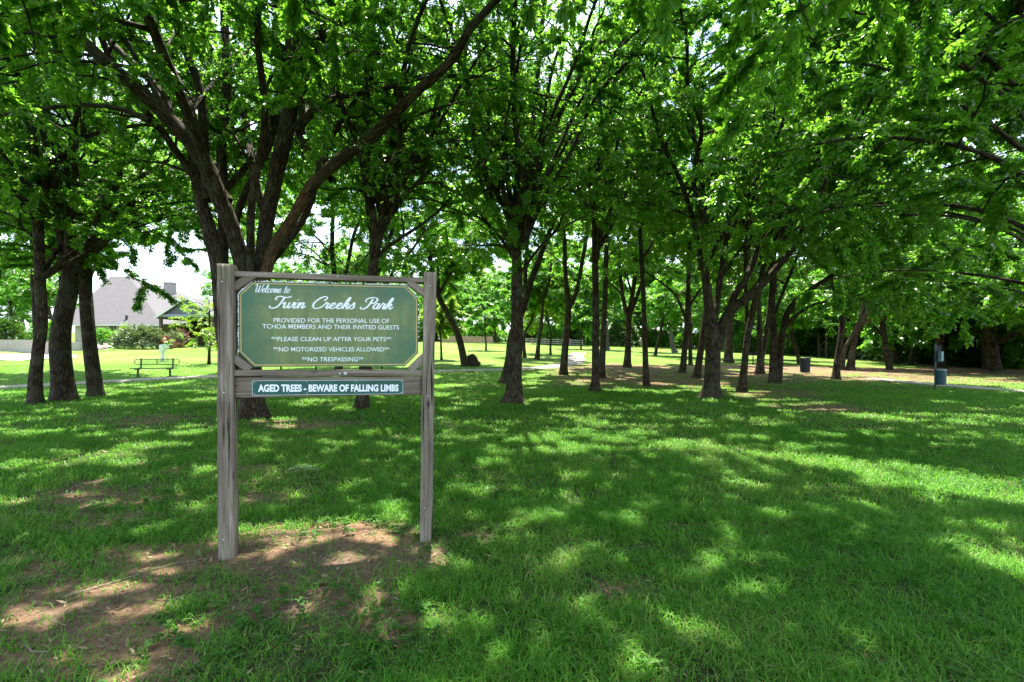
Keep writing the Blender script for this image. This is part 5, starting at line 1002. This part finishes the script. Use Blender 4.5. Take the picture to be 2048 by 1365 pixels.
# ------------------------------------------------------------------ bench, bins, pet station, small lawn things
def bench(label, px0, px1, py):
    a, b = ground(px0, py), ground(px1, py); c = (a + b) / 2; wd = (b - a).length; rt = empty("park_bench", (c.x, c.y, tz(c.x, c.y)), math.atan2(b.y - a.y, b.x - a.x) + .03); h = wd / 2
    g = G(); g.box((0, 0, .45), (wd + .5, .42, .03)); 
    for y in (-.21, .21): g.tube([(-h - .25, y, .45), (h + .25, y, .45)], .022, 8)
    g.build("seat", 'bench', rt)
    g = G(); r = .14; pts = []
    for k in range(9): t = math.pi / 2 + math.pi * k / 8; pts.append((-h - .18 + r * math.cos(t) * 1, .26, .78 + r * math.sin(t)))
    for k in range(9): t = -math.pi / 2 + math.pi * k / 8; pts.append((h + .18 + r * math.cos(t), .26, .78 + r * math.sin(t)))
    pts.append(pts[0]); g.tube(pts, .02, 6, False); n_ = 40
    for k in range(n_): x = -h - .1 + (wd + .2) * k / (n_ - 1); g.tube([(x, .26, .645), (x, .26, .915)], .004, 4)
    for k in range(6): z = .66 + .24 * k / 5; g.tube([(-h - .1, .26, z), (h + .1, .26, z)], .004, 4)
    g.tube([(0, .26, .64), (0, .26, .92)], .016, 6); g.build("backrest", 'bench', rt)
    for sx in (-h, h):
        g = G(); g.loft((sx, .02, -.03), (sx, .02, .44), (.075, 0, 0), (0, .075, 0), .01, 3, 0); g.loft((sx, .02, .42), (sx, .25, .5), (.06, 0, 0), (0, 0, .06), .01, 2, 0); g.loft((sx, .25, .44), (sx, .27, .96), (.06, 0, 0), (0, .05, 0), .01, 3, 0); g.loft((sx, -.25, .41), (sx, .22, .41), (.06, 0, 0), (0, 0, .05), .01, 2, 0); g.build("leg", 'bench', rt)
    tag(rt, label, "bench")
bench("dark green metal bench with mesh back beside the path in front of the house lawn", 276, 339, 755)
def trash_can(px, py, h, d, label):
    b = ground(px, py); rt = empty("trash_can", b); g = G(); r = d / 2
    for k in range(26):
        a = k * 2 * math.pi / 26; c, s = math.cos(a), math.sin(a); g.loft((c * r * .9, s * r * .9, .06), (c * r, s * r, h * .86), (-s * .06, c * .06, 0), (c * .012, s * .012, 0), .002, 4, 0); g.loft((c * r, s * r, h * .86), (c * r * 1.09, s * r * 1.09, h), (-s * .06, c * .06, 0), (c * .012, s * .012, 0), .002, 2, 0)
    g.build("slatted_basket", 'bin', rt); g = G(); g.tube([(0, 0, .04), (0, 0, h * .9)], [r * .84, r * .93], 24); g.build("liner", 'black', rt)
    for z, k in ((.1, .93), (h * .86, 1.03), (h, 1.12)):
        g = G(); pts = [(math.cos(a) * r * k, math.sin(a) * r * k, z) for a in np.linspace(0, 2 * math.pi, 29)]; g.tube(pts, .014, 6, False); g.build("band", 'bin', rt)
    tag(rt, label, "trash can")
trash_can(1610, 746.5, .98, .6, "dark slatted metal trash can with flared rim on the leaf litter")
b = ground(1506, 729); rt = empty("park_grill", b)
G().tube([(0, 0, -.05), (0, 0, .75)], .05, 8).build("pedestal", 'black', rt); g = G(); g.box((0, 0, .78), (.55, .42, .03)); g.box((-.27, 0, .9), (.02, .42, .24)); g.box((.27, 0, .9), (.02, .42, .24)); g.box((0, .2, .9), (.52, .02, .24)); g.build("firebox", 'black', rt)
g = G()
for k in range(8): g.tube([(-.25 + k * .07, -.22, .98), (-.25 + k * .07, .19, .98)], .008, 5)
g.build("grate", 'black', rt); tag(rt, "black pedestal grill half hidden behind trunks in the grove", "grill")
b = ground(1870.5, 779); Ys = b.y; rt = empty("pet_waste_station", b); k = Ys / F
G().loft((0, 0, -.1), (0, 0, (779 - 688) * k), (.05, 0, 0), (0, .05, 0), .005, 6, 0).build("post", 'station', rt)
g = G(); g.box((.11, -.01, (779 - 698) * k), (.23, .02, .28)); g.build("sign_plate", 'bin', rt)
g = G(); g.loft((.11, -.05, (779 - 724) * k), (.11, -.05, (779 - 703.5) * k), (.20, 0, 0), (0, .16, 0), .02, 4, 0); bx = g.build("bag_dispenser", 'station', rt)
G().loft((.165, -.135, (779 - 722) * k), (.165, -.135, (779 - 704) * k), (.085, 0, 0), (0, .02, 0), .005, 3, 0).build("dispenser_cover", 'grey_lid', rt)
g = G(); g.tube([(.20, -.02, (779 - 770) * k), (.20, -.02, (779 - 741) * k)], [.175, .185], 24); bn = g.build("waste_bin", 'station', rt, False)
g = G(); g.tube([(.20, -.02, (779 - 741) * k), (.20, -.02, (779 - 740) * k + .01)], [.2, .19], 24); g.build("bin_lid", 'grey_lid', rt)
g = G(); g.loft((.40, -.02, (779 - 749) * k), (.40, -.02, (779 - 743) * k), (.09, 0, 0), (0, .1, 0), .02, 3, 0); g.build("lid_latch", 'black', rt)
tag(rt, "teal pet waste station with bag dispenser above a round bin beside the path", "pet waste station")
# utility pedestal with orange cap
b = ground(325, 723); k = b.y / F; rt = empty("utility_pedestal", b)
G().loft((0, 0, -.05), (0, 0, 19 * k), (6 * k, 0, 0), (0, .14, 0), .03, 6, 0).build("column", 'pvc', rt, True); g = G(); g.box((0, 0, 26 * k), (8.5 * k, .28, 14 * k)); g.build("cabinet", 'pvc', rt)
g = G(); g.box((6.5 * k, 0, 30 * k), (10 * k, .2, 8 * k)); g.box((11 * k, 0, 33.2 * k), (17 * k, .24, 1.6 * k)); g.build("meter_box", 'pvc', rt); G().loft((10 * k, 0, -.05), (10 * k, 0, 27 * k), (1.3 * k, 0, 0), (0, .04, 0), .004, 3, 0).build("support_leg", 'screw', rt)
G().tube([(4 * k, 0, 33 * k), (4 * k, 0, 37 * k)], .5 * k, 8).build("flag_stem", 'pvc', rt); G().tube([(4 * k, 0, 37 * k), (4 * k, 0, 43 * k), (4 * k, 0, 47 * k)], [2.6 * k, 2.8 * k, 1.2 * k], 10).build("marker_cap", 'flag', rt, True)
tag(rt, "white utility pedestal with an orange marker cap behind the bench", "utility pedestal")
b = ground(294, 695); k = b.y / F; rt = empty("utility_cabinet", b); g = G(); g.loft((0, 0, -.05), (0, 0, 5.6 * k), (18 * k, 0, 0), (0, .7, 0), .05, 3, 0); g.build("housing", 'greenbox', rt); g = G(); g.loft((0, 0, 5.6 * k), (0, 0, 7 * k), (19 * k, 0, 0), (0, .75, 0), .06, 2, 0); g.build("lid", 'greenbox', rt); tag(rt, "low pale green utility cabinet on the lawn in front of the hedge bush", "utility cabinet")
def blob(name, m, c, sx, sy, sz, seed, parent=None):
    bm = bmesh.new(); bmesh.ops.create_icosphere(bm, subdivisions=3, radius=1); rg = random.Random(seed); ph = [rg.random() * 6 for _ in range(6)]
    for v in bm.verts:
        p = v.co; q = 1 + .16 * math.sin(p.x * 3 + ph[0]) + .14 * math.sin(p.y * 4 + ph[1]) + .12 * math.sin(p.z * 5 + ph[2]) + .06 * math.sin((p.x + p.z) * 11 + ph[3]); v.co = Vector((p.x * sx * q, p.y * sy * q, p.z * sz * q))
    me = bpy.data.meshes.new(name); bm.to_mesh(me); bm.free(); me.materials.append(M[m]); o = bpy.data.objects.new(name, me); o.location = c; C.objects.link(o); o.parent = parent; return o
p = ground(944, 732); tag(blob("tree_stump", 'stump', (p.x, p.y, p.z + .2), .62, .5, .5, 3), "dark broken stump leaning against the foot of the pale leaning trunk", "stump")
for k in range(11):
    px = 176 + 38 * k / 10 + random.Random(k).uniform(-3, 3); p = ground(px, 693 + (k % 3) * 4); tag(blob("garden_rock", 'rock', (p.x, p.y, p.z + .1), .45, .4, .28, 20 + k), "reddish rock in the garden bed at the corner of the brick house", "rock", "rocks edging the garden bed")
def pot(px, Y, label, m, seed):
    x = (px - CX) / F * Y; rt = empty("potted_plant", (x, Y, tz(x, Y))); G().tube([(0, 0, 0), (0, 0, .55), (0, 0, .6)], [.3, .42, .45], 14).build("pot", 'terracotta', rt, True); a, f = shrub_mesh(seed, 1.7, 1.6, 1.3, 900, .16, m)
    for n_, me in (("stems", a), ("foliage", f)): o = bpy.data.objects.new(n_, me); C.objects.link(o); o.parent = rt; o.location = (0, 0, .55)
    tag(rt, label, "potted plant", "potted plants at the house")
pot(348, 55, "potted plant with pale leaves standing before the dark porch", 'leaf_hedge', 51); pot(362, 56, "potted plant with red leaves standing before the dark porch", 'leaf_rose', 52); pot(229, 57, "potted green plant beneath the tallest brick-wall window", 'leaf_far', 53)
for px in (562, 632, 764):
    x, y = gp(px, 741.5); tag(G().loft((x, y, tz(x, y) - .1), (x, y, tz(x, y) + .42), (.09, 0, 0), (0, .09, 0), .015, 4, .002).tube([(x, y, tz(x, y) + .41), (x, y, tz(x, y) + .46)], [.06, .03], 8).build("marker_post", 'black'), "short dark marker post beyond the path, glimpsed under the green board", "post", "marker posts along the path")

# ------------------------------------------------------------------ house, driveway, stone wall, far fence
YH = 61.0
hx, hz = (260 - CX) / F * YH, None
house = empty("brick_house", ((260 - CX) / F * YH, YH, tz((260 - CX) / F * YH, YH)))
H0 = house.location.copy()
def hp(px, py, Y): return pt(px, py, Y) - H0
g = G()
def wallbox(pxa, pxb, Ya, depth, pyt, zb=-.6):
    a, b = hp(pxa, pyt, Ya), hp(pxb, pyt, Ya); return [(a.x, a.y, zb), (b.x, b.y, zb), (b.x, b.y, a.z), (a.x, a.y, a.z)], (0, depth, 0)
g.prism(*wallbox(150, 318, 61, 15, 650)); g.build("wall", 'brick', house)
g = G(); g.prism(*wallbox(319, 470, 66, 10, 636)); g.build("porch_wall", 'porch', house)
e0, e1, e2, e3 = hp(120, 648.5, 60.5), hp(325, 648.5, 60.5), hp(325, 648.5, 60.5) + Vector((9, 17, 0)), hp(120, 648.5, 60.5) + Vector((0, 17, 0)); r0, r1 = hp(222, 553, 69), hp(258, 553, 69)
G()._add([], []) ; g = G(); g._add([e0, e1, e2, e3, r0, r1], [(0, 1, 5, 4), (1, 2, 5), (2, 3, 4, 5), (3, 0, 4), (3, 2, 1, 0)]); roof = g.build("roof", 'shingle', house)
ga, gl, gr2 = hp(372, 592.5, 58), hp(309, 634.5, 58), hp(437, 640, 58); bk = Vector((0, 12, 0)); gr2.z = gl.z
dv = Vector((0, 0, -.16)); dn = (ga - gl).normalized()
g = G(); 
for p, q in ((gl, ga), (ga, gr2)): g._add([p, q, q + bk, p + bk, p + dv, q + dv, q + bk + dv, p + bk + dv], [(0, 1, 2, 3), (7, 6, 5, 4), (0, 4, 5, 1), (1, 5, 6, 2), (2, 6, 7, 3), (3, 7, 4, 0)])
g.build("porch_roof", 'shingle', house)
w1, w2, w3 = hp(318, 631, 58.35), hp(428, 631, 58.35), hp(372, 597, 58.35); w2.z = w1.z
G().prism([w1, w2, w3], (0, .2, 0)).build("gable", 'siding', house)
g = G(); m_ = (w1 + w2) / 2; g.box((m_.x, w1.y - .03, w1.z - .05), ((w2 - w1).length, .3, .35)); g.box((w3.x, w1.y - .03, (w1.z + w3.z) / 2), (.08, .06, (w3.z - w1.z) * .96)); g.build("gable_beam", 'bluetrim', house)
g = G()
for p, q in ((gl, ga), (ga, gr2)):
    o_ = Vector((0, -.06, 0)); g.prism([p + o_ + Vector((0, 0, .03)), q + o_ + Vector((0, 0, .03)), q + o_ + Vector((0, 0, -.30)), p + o_ + Vector((0, 0, -.30))], (0, .05, 0))
g.build("fascia", 'trim', house)
a, b = hp(120, 649.5, 60.4), hp(327, 649.5, 60.4); g = G(); g.box(((a.x + b.x) / 2, a.y, a.z - .06), (b.x - a.x, .16, .2)); g.build("gutter", 'trim', house)
p = hp(318, 650, 60.7); G().loft((p.x, p.y, -.5), (p.x, p.y, p.z), (.14, 0, 0), (0, .1, 0), .02, 3, 0).build("downspout", 'trim', house)
for px in (322, 425):
    p = hp(px, 640, 58.5); G().loft((p.x, p.y, -.6), (p.x, p.y, p.z + .35), (.3, 0, 0), (0, .3, 0), .02, 3, 0).build("porch_column", 'porch', house)
for (xa, xb, ya, yb) in ((219, 231, 653, 681), (241, 254, 653, 664), (262, 275, 653, 664), (302, 312, 655, 665)):
    a, b = hp(xa, ya, 60.93), hp(xb, yb, 60.93); cx_, cz_ = (a.x + b.x) / 2, (a.z + b.z) / 2; ww, hh = b.x - a.x, a.z - b.z
    g = G(); t_ = .07
    for x in (a.x + t_ / 2, b.x - t_ / 2): g.box((x, 60.93 - H0.y, cz_), (t_, .1, hh))
    for z in (a.z - t_ / 2, b.z + t_ / 2): g.box((cx_, 60.93 - H0.y, z), (ww - 2 * t_, .1, t_))
    g.box((cx_, 60.95 - H0.y, cz_), (.035, .06, hh - 2 * t_)); nb = max(1, int(hh / .45))
    for k in range(1, nb): g.box((cx_, 60.952 - H0.y, b.z + hh * k / nb), (ww - 2 * t_, .05, .03))
    wn = g.build("window", 'porch', house); G().box((cx_, 60.97 - H0.y, cz_), (ww - .05, .03, hh - .05)).build("pane", 'glass', wn)
a = hp(340, 590, 70); g = G(); g.box((a.x, a.y, a.z), (1.15, 1.1, 3.4)); g.box((a.x, a.y, a.z + 1.72), (1.3, 1.25, .12)); g.build("chimney", 'stone', house)
for px, py, Y in ((289, 583, 65.2), (253, 641, 61.3)):
    a = hp(px, py, Y); g = G(); g.tube([(a.x, a.y, a.z - .5), (a.x, a.y, a.z + .55)], .12, 10); g.tube([(a.x, a.y, a.z + .5), (a.x, a.y, a.z + .62)], [.2, .16], 10); g.build("roof_vent", 'black', house)
tag(house, "grey-shingled brick house with a slate gabled porch across the lawn", "house")
ribbon("driveway", [gp(-300, 712), gp(-100, 715), gp(40, 716), gp(100, 719)], [8, 8, 7, 3], 'drive', lift=.05)
def curved_wall(label, pts, h, m, name):
    rt = G(); P_ = [ground(*p) for p in pts]; q = spline([(p.x, p.y, p.z, 1) for p in P_], 1.2)
    for i in range(len(q) - 1):
        a, b = q[i], q[i + 1]; c = (a + b) / 2; l = math.hypot(b[0] - a[0], b[1] - a[1]); rt.box((c[0], c[1], tz(c[0], c[1]) + h / 2 - .2), (l * 1.005, .5, h + .4 + .002 * (i % 2)), math.atan2(b[1] - a[1], b[0] - a[0]))
    tag(rt.build(name, m), label, "wall")
curved_wall("low stacked stone retaining wall curving behind the pink driveway", [(-120, 703), (20, 703), (60, 706), (100, 710)], 1.15, 'stone', "stone_wall")
curved_wall("low pale stone edging wall ending at the rock bed by the house lawn", [(140, 700), (165, 702), (178, 700)], .8, 'stone', "stone_wall")
def fence(pxa, pxb, Y, label, gap):
    x0, x1 = (pxa - CX) / F * Y, (pxb - CX) / F * Y; rt = empty("wooden_fence", (x0, Y, tz(x0, Y))); n_ = int((x1 - x0) / 2.4); g = G()
    for k in range(n_ + 1):
        x = x0 + (x1 - x0) * k / n_; G().box((x - x0, 0, tz(x, Y) - tz(x0, Y) + .7), (.14, .14, 1.6)).build("fence_post", 'fence', rt)
    for k in range(n_):
        xa, xb = x0 + (x1 - x0) * k / n_, x0 + (x1 - x0) * (k + 1) / n_; za, zb = tz(xa, Y) - tz(x0, Y), tz(xb, Y) - tz(x0, Y)
        for h in ((.35, .75, 1.15) if gap else (.2, .42, .64, .86, 1.08, 1.3)): g.loft((xa - x0, -.1, za + h), (xb - x0, -.1, zb + h), (0, 0, .14 if gap else .2), (0, .03, 0), .004, 1, 0)
    g.build("rail_panel", 'rail' if gap else 'fence', rt); tag(rt, label, "fence")
fence(885, 985, 93, "brown board fence at the top of the sunlit lawn", False)
fence(1040, 1165, 96, "pale post-and-rail fence across the far end of the path", True)
